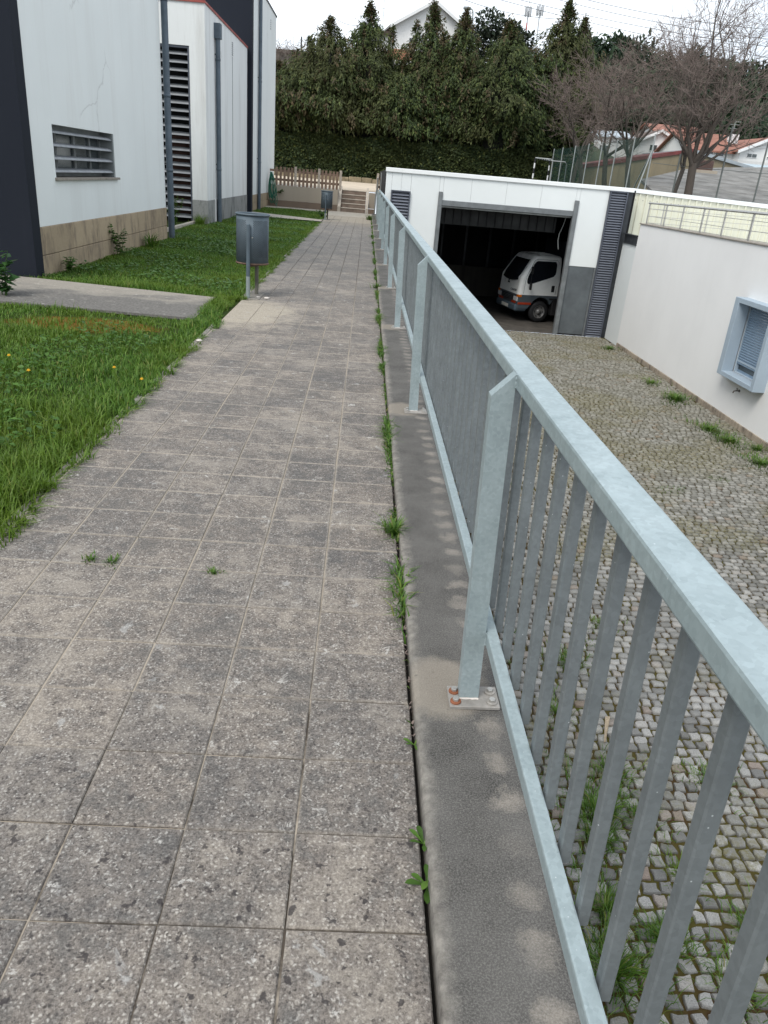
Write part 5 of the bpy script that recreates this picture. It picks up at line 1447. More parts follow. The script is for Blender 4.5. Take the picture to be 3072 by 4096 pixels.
MAT['crown_inside'] = simple('crown_shade_core', (.012, .014, .008), 1.0, 0, .5, 2)  # solid dark core blocks see-through; the crown's inner shade is put in its colour
def cypress(x, y, z0, H, Rb, label, seed, brown=.12, n_br=420, lean=0.0, skirt=.34, gap=0.0, ell=1.0):
    """Leyland cypress: drooping sprays clustered on a ragged cone; skirt = height fraction of the widest part"""
    r = np.random.default_rng(seed)
    T = thing('cypress_tree', label, 'tree', (x, y, z0), 'cypress row behind the hedge')
    MB().tube([(x, y, z0), (x + lean * .5, y, z0 + H * .5), (x + lean, y, z0 + H * .97)], [.22, .13, .015], 7).build('trunk', MAT['bark'], T)
    Cs = []; Ds = []; Ls = []; Ws = []
    Cb = []; Db = []; Lb = []; Wb = []
    u = r.random(n_br) ** .90
    sec = [(r.uniform(-.75, .75) * Rb, r.uniform(.70, .88)) for _ in range(3)]     # lower side leaders make the outline uneven
    zlo = 3.3
    for k in range(n_br):
        t = u[k]                                     # 0 bottom .. 1 top
        zc = z0 + zlo + (H - zlo) * t
        prof = ((1 - t) / (1 - skirt)) ** 1.12 if t > skirt else .94 + .06 * t / skirt
        a = r.uniform(0, 2 * math.pi)
        lump = 1 + .16 * math.sin(3 * a + zc * 2.1 + seed) + .12 * math.sin(zc * 3.7 + seed * 2 + a)
        rad = Rb * prof * lump * (1 + r.normal(0, .10 if t < .6 else .5)) + .04
        if t > .62 and r.random() < .25 + 1.35 * (t - .62): continue
        ax_ = 0.0
        if r.random() < .34:
            so_, sh_ = sec[k % 3]; ax_ = so_; zc = z0 + zlo + (H - zlo) * t * sh_; rad *= .62
        bx, by = x + ax_ + lean * t + rad * math.cos(a), y + rad * math.sin(a) * ell
        m = int(r.integers(16, 28) * (1 if t < .7 else .8))
        out = np.array([math.cos(a), math.sin(a), 0])
        cl = .15 + .11 * prof
        tt = r.random(m)
        # arching branch: rises then droops past its tip
        inner = np.array([bx, by, zc]) - out * cl * 1.5
        c = inner + out * (cl * 2.3 * tt)[:, None] + np.stack([r.normal(0, .22 * cl, m), r.normal(0, .22 * cl, m), .22 * np.sin(tt * 3) - .34 * tt ** 2 * (.4 + prof) + r.normal(0, .10, m)], 1)
        dd = out[None, :] * r.uniform(.1, 1.0, m)[:, None] + np.stack([r.normal(0, .35, m), r.normal(0, .35, m), r.uniform(-1.2, .05, m) + (.9 if t > .88 else 0)], 1)
        L = r.uniform(.13, .30, m) * (.8 + .3 * prof) * (1.0 if t < .7 else 1.2); W = L * r.uniform(.26, .44, m)
        br = r.random() < brown * .6 + (.3 if t > .86 else 0) + .2 * max(0, math.sin(seed * 1.7 + zc * .9 + a * 1.3) - .6)
        (Cb if br else Cs).append(c); (Db if br else Ds).append(dd); (Lb if br else Ls).append(L); (Wb if br else Ws).append(W)
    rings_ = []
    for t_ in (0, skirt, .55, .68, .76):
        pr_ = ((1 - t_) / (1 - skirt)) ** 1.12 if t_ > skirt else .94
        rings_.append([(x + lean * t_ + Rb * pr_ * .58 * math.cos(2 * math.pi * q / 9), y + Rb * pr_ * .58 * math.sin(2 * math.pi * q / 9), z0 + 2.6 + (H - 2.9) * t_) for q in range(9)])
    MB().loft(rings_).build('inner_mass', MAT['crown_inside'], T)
    # leader: thin nodding tip
    m = 90
    tz = r.random(m); c = np.stack([x + lean + r.normal(0, .22, m) * (1.2 - tz) * 1.9 + .1 * np.sin(tz * 9 + seed), y + r.normal(0, .16, m), z0 + H * .86 + (H * .17) * tz], 1)
    dd = np.stack([r.normal(0, .7, m), r.normal(0, .7, m), r.uniform(-.8, .6, m)], 1)
    Cb.append(c); Db.append(dd); Lb.append(r.uniform(.15, .32, m)); Wb.append(r.uniform(.04, .09, m))
    for nm, c_, d_, l_, w_, mt in (('crown', Cs, Ds, Ls, Ws, 'cypress'), ('brown_sprays', Cb, Db, Lb, Wb, 'cypress_tip')):
        c_ = np.concatenate(c_); d_ = np.concatenate(d_); l_ = np.concatenate(l_); w_ = np.concatenate(w_)
        V, F = leaf_cards(c_, d_, np.tile([0, -.5, .9], (len(c_), 1)), l_, w_, r)
        np_obj(nm, V, F, MAT[mt], T)
    return T
TY = 58.6; kx = TY / 44.0
zz_ = lambda z: 1.45 + (z - 1.45) * kx
cyp = [(-4.9, 6.2, 1.9, .40, 'low brownish cypress at the left end of the row beside the white building'),
       (-3.7, 6.0, 1.8, .35, 'broad short cypress second from the left in the row'),
       (-2.4, 8.3, 2.0, .16, 'cypress with a thin pointed top left of the white house'),
       (-.35, 9.15, 1.85, .12, 'tall cypress with ragged forked top in front of the white house eaves'),
       (1.35, 6.7, 1.8, .10, 'shorter bright green cypress under the white house window'),
       (2.85, 9.4, 1.65, .34, 'tall brown-tipped cypress before the white house gable'),
       (4.3, 9.2, 1.55, .30, 'cypress with brown nodding tip beside the street lamp'),
       (5.15, 6.6, 1.7, .10, 'shorter cypress filling the gap left of the broad one'),
       (6.55, 8.9, 2.15, .06, 'broad dense cypress right of the street lamp'),
       (7.7, 6.2, 1.3, .08, 'low cypress shoulder right of the broad one'),
       (9.6, 10.2, 1.65, .05, 'tall slender cypress standing right of the phone masts'),
       (10.75, 9.6, 1.2, .45, 'thin brownish cypress with drooping top behind the bare trees')]
for i, (cx, ct, cr, brn, lab) in enumerate(cyp):
    cypress(cx * kx, TY + (.5 if i % 2 else 0) + (1.5 if i > 9 else 0), 1.0, zz_(ct) - 1.0, cr * kx * .98, lab, 100 + i * 7, brn, 2300 if cr > 1.5 else 1600, 0.1 * (-1) ** i, .28 if i in (3, 5, 6) else .42)

# ------------------------------------------------------------------ bare trees
def tubes_np(segs, nside=3):
    S = np.array(segs, dtype=float)
    p0, p1, r0, r1 = S[:, 0:3], S[:, 3:6], S[:, 6], S[:, 7]
    t = norm(p1 - p0); ref = np.where(np.abs(t[:, 2:3]) < .9, np.array([[0, 0, 1.0]]), np.array([[1.0, 0, 0]]))
    u = norm(np.cross(t, ref)); w = np.cross(t, u)
    V = []
    for (p, r_) in ((p0, r0), (p1, r1)):
        for k in range(nside):
            a = 2 * math.pi * k / nside
            V.append(p + (u * math.cos(a) + w * math.sin(a)) * r_[:, None])
    V = np.stack(V, 1).reshape(-1, 3)
    b = np.arange(len(S))[:, None] * (2 * nside)
    F = []
    for k in range(nside):
        n_ = (k + 1) % nside
        F += [b + [k, n_, nside + n_], b + [k, nside + n_, nside + k]]
    return V, np.concatenate(F, 1).reshape(-1, 3)
def bare_tree(x, y, z0, label, seed, trunk_h, trunk_r, limbs, limb_len, depth=5, up=.55, lean=(0, 0), droop=.25, extra=()):
    r = random.Random(seed)
    T = thing('bare_tree', label, 'tree', (x, y, z0), 'leafless trees beyond the court fence')
    limbs_s = []; twigs = []
    def grow(p, d, L, rad, lev):
        nseg = 4 if lev < 2 else (3 if lev < 4 else 2)
        pts = [p]
        for i in range(nseg):
            bend = Vector((r.gauss(0, .17), r.gauss(0, .17), r.gauss(0, .10)))
            lift = (up * .22 if lev < 2 else (.10 - droop * .16))
            d = (d + bend + Vector((0, 0, lift))).normalized()
            q = p + d * (L / nseg)
            ra = rad * (1 - .5 * i / nseg); rb = rad * (1 - .5 * (i + 1) / nseg)
            (limbs_s if lev < 3 else twigs).append((*p, *q, ra, rb))
            p = q; pts.append((p, d, rb))
            if lev < depth and i >= (1 if lev < 2 else 0) and r.random() < .93:
                for _ in range(1 if lev < 2 else r.choice((1, 1, 1, 2))):
                    ax = Vector((r.gauss(0, 1), r.gauss(0, 1), r.gauss(0, .6))).normalized()
                    nd = (d * r.uniform(.45, .8) + ax * r.uniform(.55, .9)).normalized()
                    grow(p, nd, L * r.uniform(.52, .74), max(rb * .62, .0085), lev + 1)
        if lev < depth:
            grow(p, (d + Vector((r.gauss(0, .25), r.gauss(0, .25), .1))).normalized(), L * r.uniform(.55, .75), max(rad * .5, .0085), lev + 1)
    base = Vector((x, y, z0)); tp = base + Vector((lean[0], lean[1], trunk_h))
    mid = (base + tp) / 2 + Vector((r.uniform(-.05, .05), r.uniform(-.05, .05), 0))
    MB().tube([base - Vector((0, 0, .2)), base + Vector((0, 0, .15)), mid, tp], [trunk_r * 1.35, trunk_r * 1.08, trunk_r * .95, trunk_r * .9], 9).build('trunk', MAT['bark'], T)
    for k in range(limbs):
        a = 2 * math.pi * (k + r.uniform(-.25, .25)) / limbs
        sp = r.uniform(.45, 1.0)
        grow(tp - Vector((0, 0, r.uniform(0, .25))), Vector((math.cos(a) * sp, math.sin(a) * sp, up + r.uniform(-.1, .5))).normalized(), limb_len * r.uniform(.8, 1.15), trunk_r * .52, 0)
    for (d, L, f) in extra:
        grow(tp - Vector((0, 0, .2)), Vector(d).normalized(), L, trunk_r * f, 0)
    V, F = tubes_np(limbs_s, 5); np_obj('limbs', V, F, MAT['bark'], T, True)
    V, F = tubes_np(twigs, 3); np_obj('twigs', V, F, MAT['twig'], T)
    return T
gz = 1.2
bare_tree(13.6, 54.6, gz, 'leafless tree farthest along the court fence, next to the cypress', 1, 2.7, .14, 5, 2.6, 4, .55, (.25, 0), .5)
bare_tree(13.4, 51.0, gz, 'leafless tree second farthest along the court fence, leaning left', 2, 2.5, .14, 5, 2.7, 4, .55, (-.45, 0), .5)
bare_tree(13.8, 47.2, gz, 'leafless tree in the middle of the fence row, dark trunk', 3, 2.4, .15, 5, 2.7, 4, .6, (-.35, 0), .45)
bare_tree(14.0, 43.6, gz, 'leafless tree behind the braced corner post of the fence', 4, 2.4, .15, 5, 2.6, 4, .7, (-.3, .2), .4)
bare_tree(14.3, 38.2, gz - .2, 'slim leafless tree leaning right beside the large double trunk', 5, 1.9, .11, 4, 1.7, 4, .8, (.35, .1), .3)
bare_tree(14.46, 36.5, gz - .3, 'large leafless tree with forked trunk in front of the grey roof', 6, 2.2, .19, 5, 2.1, 4, .8, (-.1, 0), .15,
          (((.12, 0, 1), 3.3, .55), ((-.35, .1, 1), 3.0, .5), ((1.0, .1, .22), 2.9, .36), ((.42, -.1, 1), 3.5, .48), ((.85, .2, .9), 3.2, .42), ((.62, .3, .95), 3.4, .40)))

# ------------------------------------------------------------------ court fence, goal, right wire fence
CF = thing('court_fence', 'tall court fence of pale steel posts with dark green netting', 'fence', (12.3, 45, 1.2), None)
for (y) in (36.2, 38.9, 41.6, 44.2, 46.9, 49.9, 53.1, 55.6):
    MB().tube([(12.32, y, 1.0), (12.32, y, 4.08)], .036, 8).build('post', MAT['pole'], CF, origin=(12.32, y, 1.2))
MB().add([(12.32, 36.2, 1.1), (12.32, 55.6, 1.1), (12.32, 55.6, 4.02), (12.32, 36.2, 4.02)], [(0, 1, 2, 3)]).build('netting', MAT['net_green'], CF)
MB().tube([(12.34, 36.2, 3.5), (12.34, 38.6, 1.1)], .03, 8).build('brace', MAT['pole'], CF)
MB().tube([(12.3, 36.15, 3.45), (11.85, 36.1, 1.3)], .03, 8).build('brace', MAT['pole'], CF)
RF = thing('wire_fence', 'grey wire mesh fence with dull posts in front of the grey roof', 'fence', (16, 37, 1.0))
fp = [(12.4, 36.1, 4.0), (13.9, 37.0, 3.45), (15.95, 37.0, 4.7), (17.72, 37.0, 4.35), (19.6, 37.0, 4.4), (21.5, 37.0, 4.4)]
for (x, y, zt_) in fp[1:]: MB().tube([(x, y, .6), (x, y, zt_)], .04, 8).build('post', MAT['pole_d'], RF, origin=(x, y, 1))
for p, q in zip(fp, fp[1:]):
    MB().add([(p[0], p[1], .7), (q[0], q[1], .7), (q[0], q[1], min(p[2], q[2], 3.4)), (p[0], p[1], min(p[2], q[2], 3.4))], [(0, 1, 2, 3)]).build('mesh_panel', MAT['net_grey'], RF)
MB().tube([(12.4, 36.1, 2.95), (13.9, 37, 2.95), (21.5, 37, 2.95)], .012, 5).build('wire', MAT['pole_d'], RF)
GL = thing('goal', 'black and white striped handball goal on the court behind the garage roof', 'goal', (10.6, 50, 1.24))
g1, g2 = Vector((10.02, 50.0, 0)), Vector((11.45, 52.4, 0)); zt_ = 3.24
gd = (g2 - g1).normalized(); gb = Vector((gd.y, -gd.x, 0))
def striped(p, q, n, first, name, parent, cols=('paint_k', 'paint_w')):
    for i in range(n):
        a, b = p.lerp(q, i / n), p.lerp(q, (i + 1) / n)
        MB().tube([a, b], .045, 8).build(name, MAT[cols[(i + first) % 2]], parent)
for g in (g1, g2): striped(Vector((g.x, g.y, 1.24)), Vector((g.x, g.y, zt_)), 7, 0, 'post_band', GL)
striped(Vector((g1.x, g1.y, zt_)), Vector((g2.x, g2.y, zt_)), 13, 0, 'bar_band', GL)
for g in (g1, g2):
    e = g + gb * 1.1
    MB().tube([(g.x, g.y, zt_), (e.x - .12 * gb.x, e.y, zt_ - .02), (e.x, e.y, zt_ - .15), (e.x + .05, e.y, 1.24)], .03, 8).build('net_bracket', MAT['pole'], GL)

# ------------------------------------------------------------------ warehouse roof, gable, houses
WR = thing('warehouse_roof', 'large weathered grey fibre-cement roof beyond the wire fence', 'roof', (22, 48, 2))
pl_ = lambda x, y: (x, y, 1.6 + .15 * (y - 40))
corr = []
outline = [(14.3, 40), (14.8, 42.5), (15.3, 45.9), (20.1, 52.2), (23.9, 55), (27.8, 57.2), (44, 62), (44, 40)]
vs = [pl_(*p) for p in outline]; nb = len(vs)
MB().add(vs + [(p[0], p[1], p[2] - .15) for p in vs], [tuple(range(nb))[::-1], tuple(range(nb, 2 * nb))] + [(i, (i + 1) % nb, nb + (i + 1) % nb, nb + i) for i in range(nb)]).build('roof_sheet', MAT['fibre'], WR)
for k in range(9):
    y0_ = 42 + k * 1.6
    xl = np.interp(y0_, [42.5, 45.9, 52.2, 55, 57.2], [14.9, 15.4, 20.2, 24, 28])
    MB().add([(xl, y0_, pl_(0, y0_)[2] + .004), (44, y0_, pl_(0, y0_)[2] + .004), (44, y0_ + .05, pl_(0, y0_)[2] + .04), (xl, y0_ + .05, pl_(0, y0_)[2] + .04), (44, y0_ + .3, pl_(0, y0_ + .3)[2] + .004), (xl, y0_ + .3, pl_(0, y0_ + .3)[2] + .004)],
             [(0, 1, 2, 3), (3, 2, 4, 5)]).build('sheet_lap', MAT['fibre'], WR)
MB().box(14.3, 44, 40.05, 40.2, -1, 1.5).build('wall', MAT['gable_wall'], WR)
MB().cbox(20.55, 21.45, 51.2, 51.8, 3.2, 3.98, .03).build('chimney', simple('brown_chimney', (.105, .058, .048), .8, 0, .3, 3), WR)
MB().box(20.4, 21.7, 51.0, 51.95, 3.0, 3.42).build('chimney_base', MAT['cream_wall'], WR)
GB = thing('gable_shed', 'ochre gabled wall with dull red coping behind the grey roof', 'building', (22, 60, 1))
MB().prism([(14.6, 1.0), (28.6, 1.0), (28.6, 3.95), (23.36, 4.83), (14.6, 2.95)], 1, 60, 70).build('wall', MAT['gable_wall'], GB)
MB().prism([(14.5, 2.95), (23.36, 4.84), (23.36, 5.08), (14.5, 3.22)], 1, 59.9, 60.3).build('coping', MAT['coping'], GB)
MB().prism([(23.37, 4.84), (29.2, 3.86), (29.2, 4.06), (23.37, 5.06)], 1, 59.85, 71).build('metal_roof', MAT['metal_roof'], GB)
MB().prism([(14.5, 2.95), (23.36, 4.84), (23.36, 5.0), (14.5, 3.12)], 1, 60.31, 71).build('tile_roof', MAT['coping'], GB)
SB = thing('blue_shed_roof', 'pale blue corrugated shed roof before the orange-roofed house', 'roof', (36, 68, 3))
for k in range(8):
    x0 = 30.2 + k * 1.1
    MB().add([(x0, 66, 4.25), (x0 + 1.08, 66, 4.25), (x0 + 1.08, 71.5, 5.0), (x0, 71.5, 5.0), (x0, 66, 4.15), (x0 + 1.08, 66, 4.15), (x0 + 1.08, 71.5, 4.9), (x0, 71.5, 4.9)],
             [(0, 1, 2, 3), (7, 6, 5, 4), (0, 4, 5, 1), (1, 5, 6, 2), (2, 6, 7, 3), (3, 7, 4, 0)]).build('roof_sheet', simple('pale_blue_sheet', (.46, .55, .60), .5, 0, .1, 2) if k == 0 else MAT['pale_blue_sheet'], SB)
MB().box(30.2, 39, 66.1, 71.4, 1, 4.14).build('wall', MAT['white_far'], SB)
def gable_house(name, label, x0, x1, y0, y1, zb, ze, zr, axis, wall, roof, wins=(), over=.35, rz=0.0, chim=None, th=.14):
    T = thing(name, label, 'house', (x0, y0, zb), None, rz)
    ox, oy, oz = x0, y0, zb
    a = lambda m, n, mt, par=T: m.build(n, mt, par, rot=True)
    X, Y, H, Rg = x1 - x0, y1 - y0, ze - zb, zr - zb
    if axis == 'y':      # ridge runs away from the camera, gable faces it
        a(MB().prism([(0, 0), (X, 0), (X, H), (X / 2, Rg), (0, H)], 1, 0, Y), 'wall', wall)
        s = (Rg - H) / (X / 2)
        for sg in (0, 1):
            p = [(-over, H - s * over), (X / 2, Rg), (X / 2, Rg + th), (-over, H - s * over + th)]
            if sg: p = [(X - q[0], q[1]) for q in p]
            a(MB().prism(p, 1, -over, Y + over), 'roof', roof)
            pb = [(q[0], q[1]) for q in p]
            a(MB().prism([(pb[0][0], pb[0][1] - .12), (pb[1][0], pb[1][1] - .12), (pb[2][0], pb[2][1] + .004), (pb[3][0], pb[3][1] + .004)], 1, -over - .06, -over - .003), 'barge_board', MAT['paint_w'])
    else:
        a(MB().prism([(0, 0), (Y, 0), (Y, H), (Y / 2, Rg), (0, H)], 0, 0, X), 'wall', wall)
        s = (Rg - H) / (Y / 2)
        for sg in (0, 1):
            p = [(-over, H - s * over), (Y / 2, Rg), (Y / 2, Rg + th), (-over, H - s * over + th)]
            if sg: p = [(Y - q[0], q[1]) for q in p]
            a(MB().prism(p, 0, -over, X + over), 'roof', roof)
    for (wx0, wx1, wz0_, wz1_) in wins:
        f = a(MB().box(wx0 - x0, wx1 - x0, -.05, .02, wz0_ - zb, wz1_ - zb), 'window', MAT['paint_w'])
        n_ = max(1, round((wx1 - wx0) / .6))
        for k in range(n_):
            b0 = wx0 - x0 + .05 + k * (wx1 - wx0 - .05) / n_; b1 = wx0 - x0 + (k + 1) * (wx1 - wx0 - .05) / n_
            a(MB().box(b0, b1, -.07, -.051, wz0_ - zb + .05, wz1_ - zb - .05), 'pane', MAT['glass'], f)
    if chim: a(MB().box(chim[0] - x0, chim[1] - x0, chim[2] - y0, chim[3] - y0, chim[4] - zb, chim[5] - zb), 'chimney', MAT['paint_w'])
    return T
gable_house('house', 'white house front gable with orange roof at the right edge', 33.1, 37.9, 74.0, 84, 3.5, 6.15, 7.25, 'y', MAT['white_far'], MAT['roof_o'], ((33.75, 34.7, 5.62, 5.98), (35.6, 36.2, 5.65, 5.85)))
gable_house('house', 'long white house wing with orange roof left of the gable', 28.9, 33.6, 75.2, 83, 3.5, 5.98, 7.5, 'x', MAT['white_far'], MAT['roof_o'], ((30.5, 31.2, 5.55, 5.92), (31.4, 32.2, 5.55, 5.92)), .35, 0, (33.2, 34.0, 77, 77.6, 6.4, 7.6))
gable_house('house', 'white house with orange roof seen behind the forked bare tree', 31.0, 36.2, 90, 99, 4.5, 8.0, 9.2, 'x', MAT['white_far'], MAT['roof_o'], ((32, 33, 6.8, 7.5),))
gable_house('house', 'small white house with brown roof among the bare trees', 27.2, 31.0, 84, 91, 4.0, 6.95, 7.85, 'y', MAT['white_far'], MAT['roof_b'], ((28.2, 29, 6.0, 6.6), (29.6, 30.2, 6.0, 6.5)))
gable_house('house', 'white house half hidden by twigs left of the brown roof', 23.5, 27.5, 88, 95, 4.0, 7.2, 7.9, 'x', MAT['white_far'], MAT['metal_roof'], ((24.2, 25.2, 5.6, 6.4),))
gable_house('house', 'low white flat-sided house with pale roof behind the orange wing', 36.2, 42, 90, 98, 4.5, 7.3, 7.9, 'x', MAT['white_far'], MAT['metal_roof'], ((37, 38, 6.2, 6.8),))
# TV aerials on the right house
def aerial(x, y, z, h, label):
    T = thing('tv_aerial', label, 'aerial', (x, y, z))
    MB().tube([(x, y, z), (x, y, z + h)], .03, 6).build('mast', MAT['pole'], T)
    for k, zz in enumerate((.95, .8, .6)):
        MB().tube([(x - .55 + .1 * k, y, z + h * zz), (x + .6 - .1 * k, y, z + h * zz + .02)], .022, 5).build('boom', MAT['pole'], T)
    for k in range(5): MB().tube([(x - .4 + k * .2, y - .25, z + h * .95), (x - .4 + k * .2, y + .25, z + h * .95)], .016, 5).build('element', MAT['pole'], T)
    return T
aerial(32.9, 76, 7.0, 1.6, 'TV aerial on the orange roof at the right')
# white house on the hill
WH = gable_house('house', 'big white gabled house on the rise behind the cypress row', 1.84, 10.1, 95, 106, 10.4, 16.55, 18.95, 'y', MAT['white_far'], simple('house_roof', (.30, .29, .28), .8, 0, .3, 2), ((3.45, 5.05, 14.6, 15.5), (7.4, 8.6, 14.6, 15.5)), .55, R(9), None, .2)
MB().box(2.75, 3.2, -.10, -.052, 4.05, 5.4).build('shutter', MAT['alu'], WH, rot=True)
for k in range(6): MB().box(1.66 + k * .26, 1.69 + k * .26, -.12, -.075, 4.25, 5.05).build('grille_bar', MAT['paint_w'], WH, rot=True)
MB().tube([(-.1, -.15, 6.0), (-.1, -.15, 2.0)], .07, 8).build('downpipe', MAT['rusty'], WH, rot=True)
MB().box(3.95, 4.25, -.06, -.003, 6.1, 8.1).build('gable_pilaster', MAT['paint_w'], WH, rot=True)
MB().box(-.25, -.003, 2.2, 3.2, 3.4, 5.2).build('side_window', MAT['glass'], WH, rot=True)
MB().box(-2.0, -.004, 1.0, 9, 5.2, 5.55).build('side_eave', MAT['roof_b'], WH, rot=True)
MB().box(-1.6, -.3, 1.5, 9, 0, 5.2).build('side_wing', MAT['white_far'], WH, rot=True)
MB().box(-1, 9, -2.5, -2.2, 2.6, 3.55).build('garden_wall', simple('terracotta_wall', (.42, .2, .12), .85, 0, .3, 2), WH, rot=True)
aerial(.55, 96, 15.0, 5.0, 'TV aerial left of the white house roof')
# old wall with chain-link on top, far left
OW = thing('old_wall', 'dark mossy old wall with wire fence on top beside the white building roof', 'wall', (-7, 62, 5))
MB().prism([(-16, 2.5), (-16, 9.6), (-6.9, 9.16), (-5.2, 9.18), (-4.4, 8.9), (-3.2, 8.3), (-2.6, 7.0), (-2.6, 2.5)], 1, 62, 62.5).build('wall', MAT['old_wall'], OW)
for x in (-9.2, -5.3, -1.7): MB().tube([(x, 62.2, 7.5), (x, 62.2, 10.05)], .05, 6).build('fence_post', MAT['steel'], OW)
MB().add([(-12, 62.2, 8.6), (-1.7, 62.2, 8.2), (-1.7, 62.2, 9.85), (-12, 62.2, 10.2)], [(0, 1, 2, 3)]).build('mesh_panel', MAT['net_grey'], OW)
r9 = random.Random(9); sg = []
for k in range(260):
    p = Vector((r9.uniform(-8, -2.0), 61.8 + r9.uniform(-.2, .3), 8.9 - max(0, (r9.random() - .6)) * 3)); d = Vector((r9.gauss(0, .6), r9.gauss(0, .3), r9.gauss(.25, .5))).normalized()
    for i in range(5):
        q = p + d * .28; sg.append((*p, *q, .016 - .002 * i, .014 - .002 * i)); p = q; d = (d + Vector((r9.gauss(0, .35), r9.gauss(0, .2), r9.gauss(-.12, .3)))).normalized()
V, F = tubes_np(sg); cr_ = thing('creeper', 'tangle of bare creeper stems over the old wall', 'plant', (-5, 61.8, 8)); np_obj('stems', V, F, MAT['twig'], cr_)

# ------------------------------------------------------------------ eucalyptus, pines, bushes
def puffy_tree(name, label, x, y, z0, H, puffs, mat, seed, trunk_r=.25, n=420, leaf=.5, sq=.8, cat='tree', group=None):
    r = np.random.default_rng(seed)
    T = thing(name, label, cat, (x, y, z0), group)
    tb = MB().tube([(x, y, z0 - .3), (x + .1, y, z0 + H * .5), (x, y, z0 + H * .85)], [trunk_r, trunk_r * .7, trunk_r * .3], 7)
    Cs = []; Ds = []
    for (px, py, pz, pr) in puffs:
        tb.tube([(x, y, z0 + max(.2, (pz - z0) * .55)), (px, py, pz)], [trunk_r * .35, .03], 5)
        m = int(n * pr * pr)
        v = norm(r.normal(0, 1, (m, 3))); rad = pr * (r.random(m) ** .33) * (1 + .25 * vnoise(v * 3, 1.0, seed + px))
        Cs.append(np.array([px, py, pz]) + v * rad[:, None] * np.array([1, 1, sq])); Ds.append(v + r.normal(0, .6, (m, 3)))
    tb.build('trunk', MAT['bark'], T)
    c = np.concatenate(Cs); d = np.concatenate(Ds); L = r.uniform(.6, 1.2, len(c)) * leaf
    V, F = leaf_cards(c, d, np.tile([0, -.4, .9], (len(c), 1)), L, L * r.uniform(.35, .6, len(c)), r)
    np_obj('crown', V, F, MAT[mat], T)
    return T
rr9 = random.Random(31)
def px2w(u, v, Y):
    d = _right * (u - 1536) + _down * (v - 2048) + _fwd * F_PX
    return EYE + d * (Y / d.y)
pf = []
for (u, v, pr) in ((1905, 130, 1.3), (1955, 95, 1.5), (2000, 110, 1.3), (1925, 185, 1.6), (1980, 170, 1.3), (2005, 215, 1.2), (1935, 245, 1.4), (1965, 300, 1.3), (1990, 280, 1.2), (1920, 300, 1.0), (2060, 130, 1.1), (2040, 170, 1.3), (2075, 160, 1.2), (2085, 210, 1.3), (2105, 165, 1.0), (2055, 230, 1.3), (2110, 240, .9), (1950, 350, 1.4), (2000, 360, 1.4), (2050, 300, 1.4), (2095, 285, 1.0)):
    w_ = px2w(u, v, 92 + rr9.uniform(-1.5, 1.5)); pf.append((w_.x, w_.y, w_.z, pr * .92))
b_ = px2w(1985, 430, 92)
puffy_tree('eucalyptus_tree', 'airy dark eucalyptus tree right of the street lamp', b_.x, 92, 9.5, 8, pf, 'euca', 4, .35, 190, .55)
pf = []
for (u, v, pr) in ((2130, 280, 1.0), (2150, 330, 1.0), (2120, 340, .9), (2140, 390, .8), (2110, 400, .9), (2125, 230, .7)):
    w_ = px2w(u, v, 90); pf.append((w_.x, w_.y, w_.z, pr))
puffy_tree('eucalyptus_tree', 'small dark tree peeking out right of the broad cypress', px2w(2110, 450, 90).x, 90, 9.5, 6, pf, 'euca', 5, .25, 190, .5)
pf = []
for (u, v, pr) in ((2150, 300, 1.0), (2155, 320, 1.1), (2165, 360, 1.0), (2150, 400, 1.2), (2185, 330, .8), (2140, 460, 1.2)):
    w_ = px2w(u, v, 75); pf.append((w_.x, w_.y, w_.z - .8, pr * .9))
puffy_tree('bush', 'brownish bush between the broad cypress and the slender one', px2w(2150, 500, 75).x, 75, 4.5, 4, pf, 'cypress_tip', 6, .15, 300, .4, .9, 'bush')
# far wood on the right: reads as one dark mass
rf = np.random.default_rng(8)
Cs = []; Ds = []; fr = random.Random(12)
tops = [(2360, 150), (2400, 165), (2450, 165), (2500, 195), (2560, 185), (2600, 175), (2650, 215), (2700, 230), (2760, 205), (2800, 230), (2860, 250), (2900, 245), (2950, 270), (3000, 262), (3040, 290), (3090, 300), (3150, 300), (3220, 290), (3300, 310), (2320, 170), (2260, 240)]
for (u, v) in tops:
    for rowk in range(6):
        Y = 165 - rowk * 12
        w_ = px2w(u + fr.uniform(-35, 35), v + rowk * 55 + fr.uniform(-10, 22), Y)
        pr = fr.uniform(2.6, 4.2)
        m = 620
        vv = norm(rf.normal(0, 1, (m, 3))); rad = pr * rf.random(m) ** .4 * (1 + .3 * vnoise(vv * 4, 1, u))
        Cs.append(np.array([w_.x, w_.y, w_.z - pr * .9]) + vv * rad[:, None] * np.array([1, 1, 1.15])); Ds.append(vv + rf.normal(0, .6, (m, 3)))
c = np.concatenate(Cs); d = np.concatenate(Ds); L = rf.uniform(.7, 1.5, len(c))
V, F = leaf_cards(c, d, np.tile([0, -.4, .9], (len(c), 1)), L, L * .5, rf)
tag(np_obj('forest', V, F, MAT['pine']), 'dark pine wood on the hillside behind the houses', 'forest', kind='stuff')

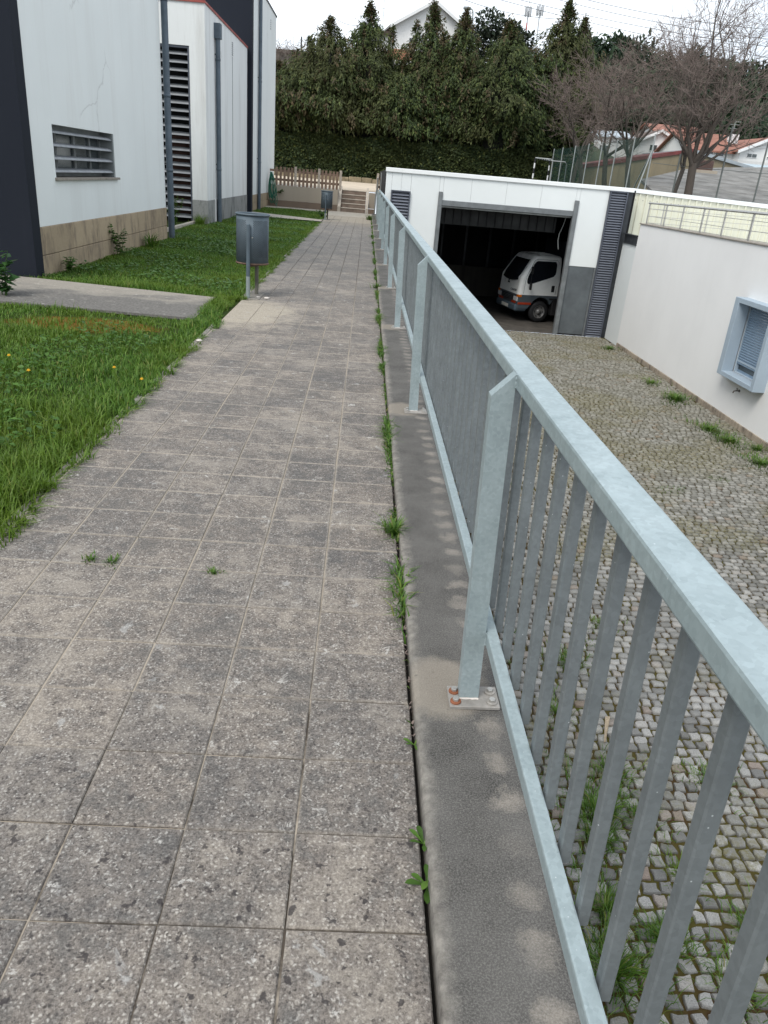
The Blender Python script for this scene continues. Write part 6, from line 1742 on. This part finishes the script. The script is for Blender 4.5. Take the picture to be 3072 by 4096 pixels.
# ------------------------------------------------------------------ street lamp, masts, overhead lines
SL = thing('street_lamp', 'grey street lamp in front of the white house gable', 'street lamp', (9.0, 86, 9))
t_ = px2w(1893, 42, 86); h_ = px2w(1868, 33, 86); b_ = px2w(1880, 230, 86)
MB().tube([(b_.x, 86, 8), (t_.x, 86, t_.z - .3), (t_.x - .05, 86, t_.z)], [.11, .08, .07], 8).tube([(t_.x - .03, 86, t_.z), (h_.x + .3, 86, h_.z + .05)], .05, 8).build('pole', MAT['pole'], SL)
MB().cbox(h_.x - .35, h_.x + .4, 85.85, 86.15, h_.z - .12, h_.z + .13, .06).build('lamp_head', MAT['alu'], SL)
def mast(u0, v0, u1, v1, Y, label, bands, crown):
    a_, b2 = px2w(u1, v1, Y), px2w(u0, v0, Y)
    T = thing('phone_mast', label, 'mast', (a_.x, Y, a_.z - 8))
    n_ = 8
    for k in range(n_):
        p = Vector((a_.x, Y, a_.z - 8)).lerp(Vector((b2.x, Y, b2.z)), k / n_); q = Vector((a_.x, Y, a_.z - 8)).lerp(Vector((b2.x, Y, b2.z)), (k + 1) / n_)
        MB().tube([p, q], .11, 8).build('mast_section', MAT['paint_r'] if (bands and k in (4, 6)) else MAT['mast'], T)
    for k in range(6):
        a = math.pi / 3 * k; c0 = Vector((b2.x + crown * math.cos(a), Y + crown * math.sin(a), b2.z - .6))
        MB().cbox(c0.x - .09, c0.x + .09, c0.y - .06, c0.y + .06, c0.z - .2, c0.z + 1.3, .03).build('antenna_panel', MAT['mast'], T)
        MB().tube([(b2.x, Y, b2.z + .1), (c0.x, c0.y, c0.z + .1)], .05, 5).build('antenna_arm', MAT['mast'], T)
    MB().tube([(b2.x, Y, b2.z), (b2.x, Y, b2.z + (3.2 if bands else 1.8))], .05, 6).build('tip', MAT['mast'], T)
    return T
mast(2113, 45, 2103, 190, 150, 'red and white banded phone mast left of the taller pale one', True, .5)
mast(2160, 42, 2135, 300, 150, 'tall pale phone mast behind the cypress row', False, .55)
for i, (u0, v0, u1, v1, lab) in enumerate(((1860, 0, 2250, 77, 'overhead cable, lowest of the group left of the slender cypress'), (1985, -5, 3100, 235, 'overhead cable crossing high over the phone masts'), (2070, -3, 3100, 190, 'overhead cable just above the phone masts'),
                                     (2230, -2, 3100, 160, 'overhead cable above the bare trees, upper of two'), (2330, -5, 3100, 120, 'topmost overhead cable above the bare trees'),
                                     (2090, 150, 2330, 200, 'overhead cable behind the phone masts, halfway up'), (2110, 200, 2330, 245, 'overhead cable behind the masts, lower'), (1330, 65, 1450, 98, 'short overhead cable left of the white house'))):
    p, q = px2w(u0, v0, 130), px2w(u1, v1, 130)
    pts = [p.lerp(q, t / 8) - Vector((0, 0, .5 * (1 - (2 * t / 8 - 1) ** 2))) for t in range(9)]
    tag(MB().tube(pts, .042, 4).build('overhead_cable', MAT['cable']), lab, 'cable', 'overhead cables')
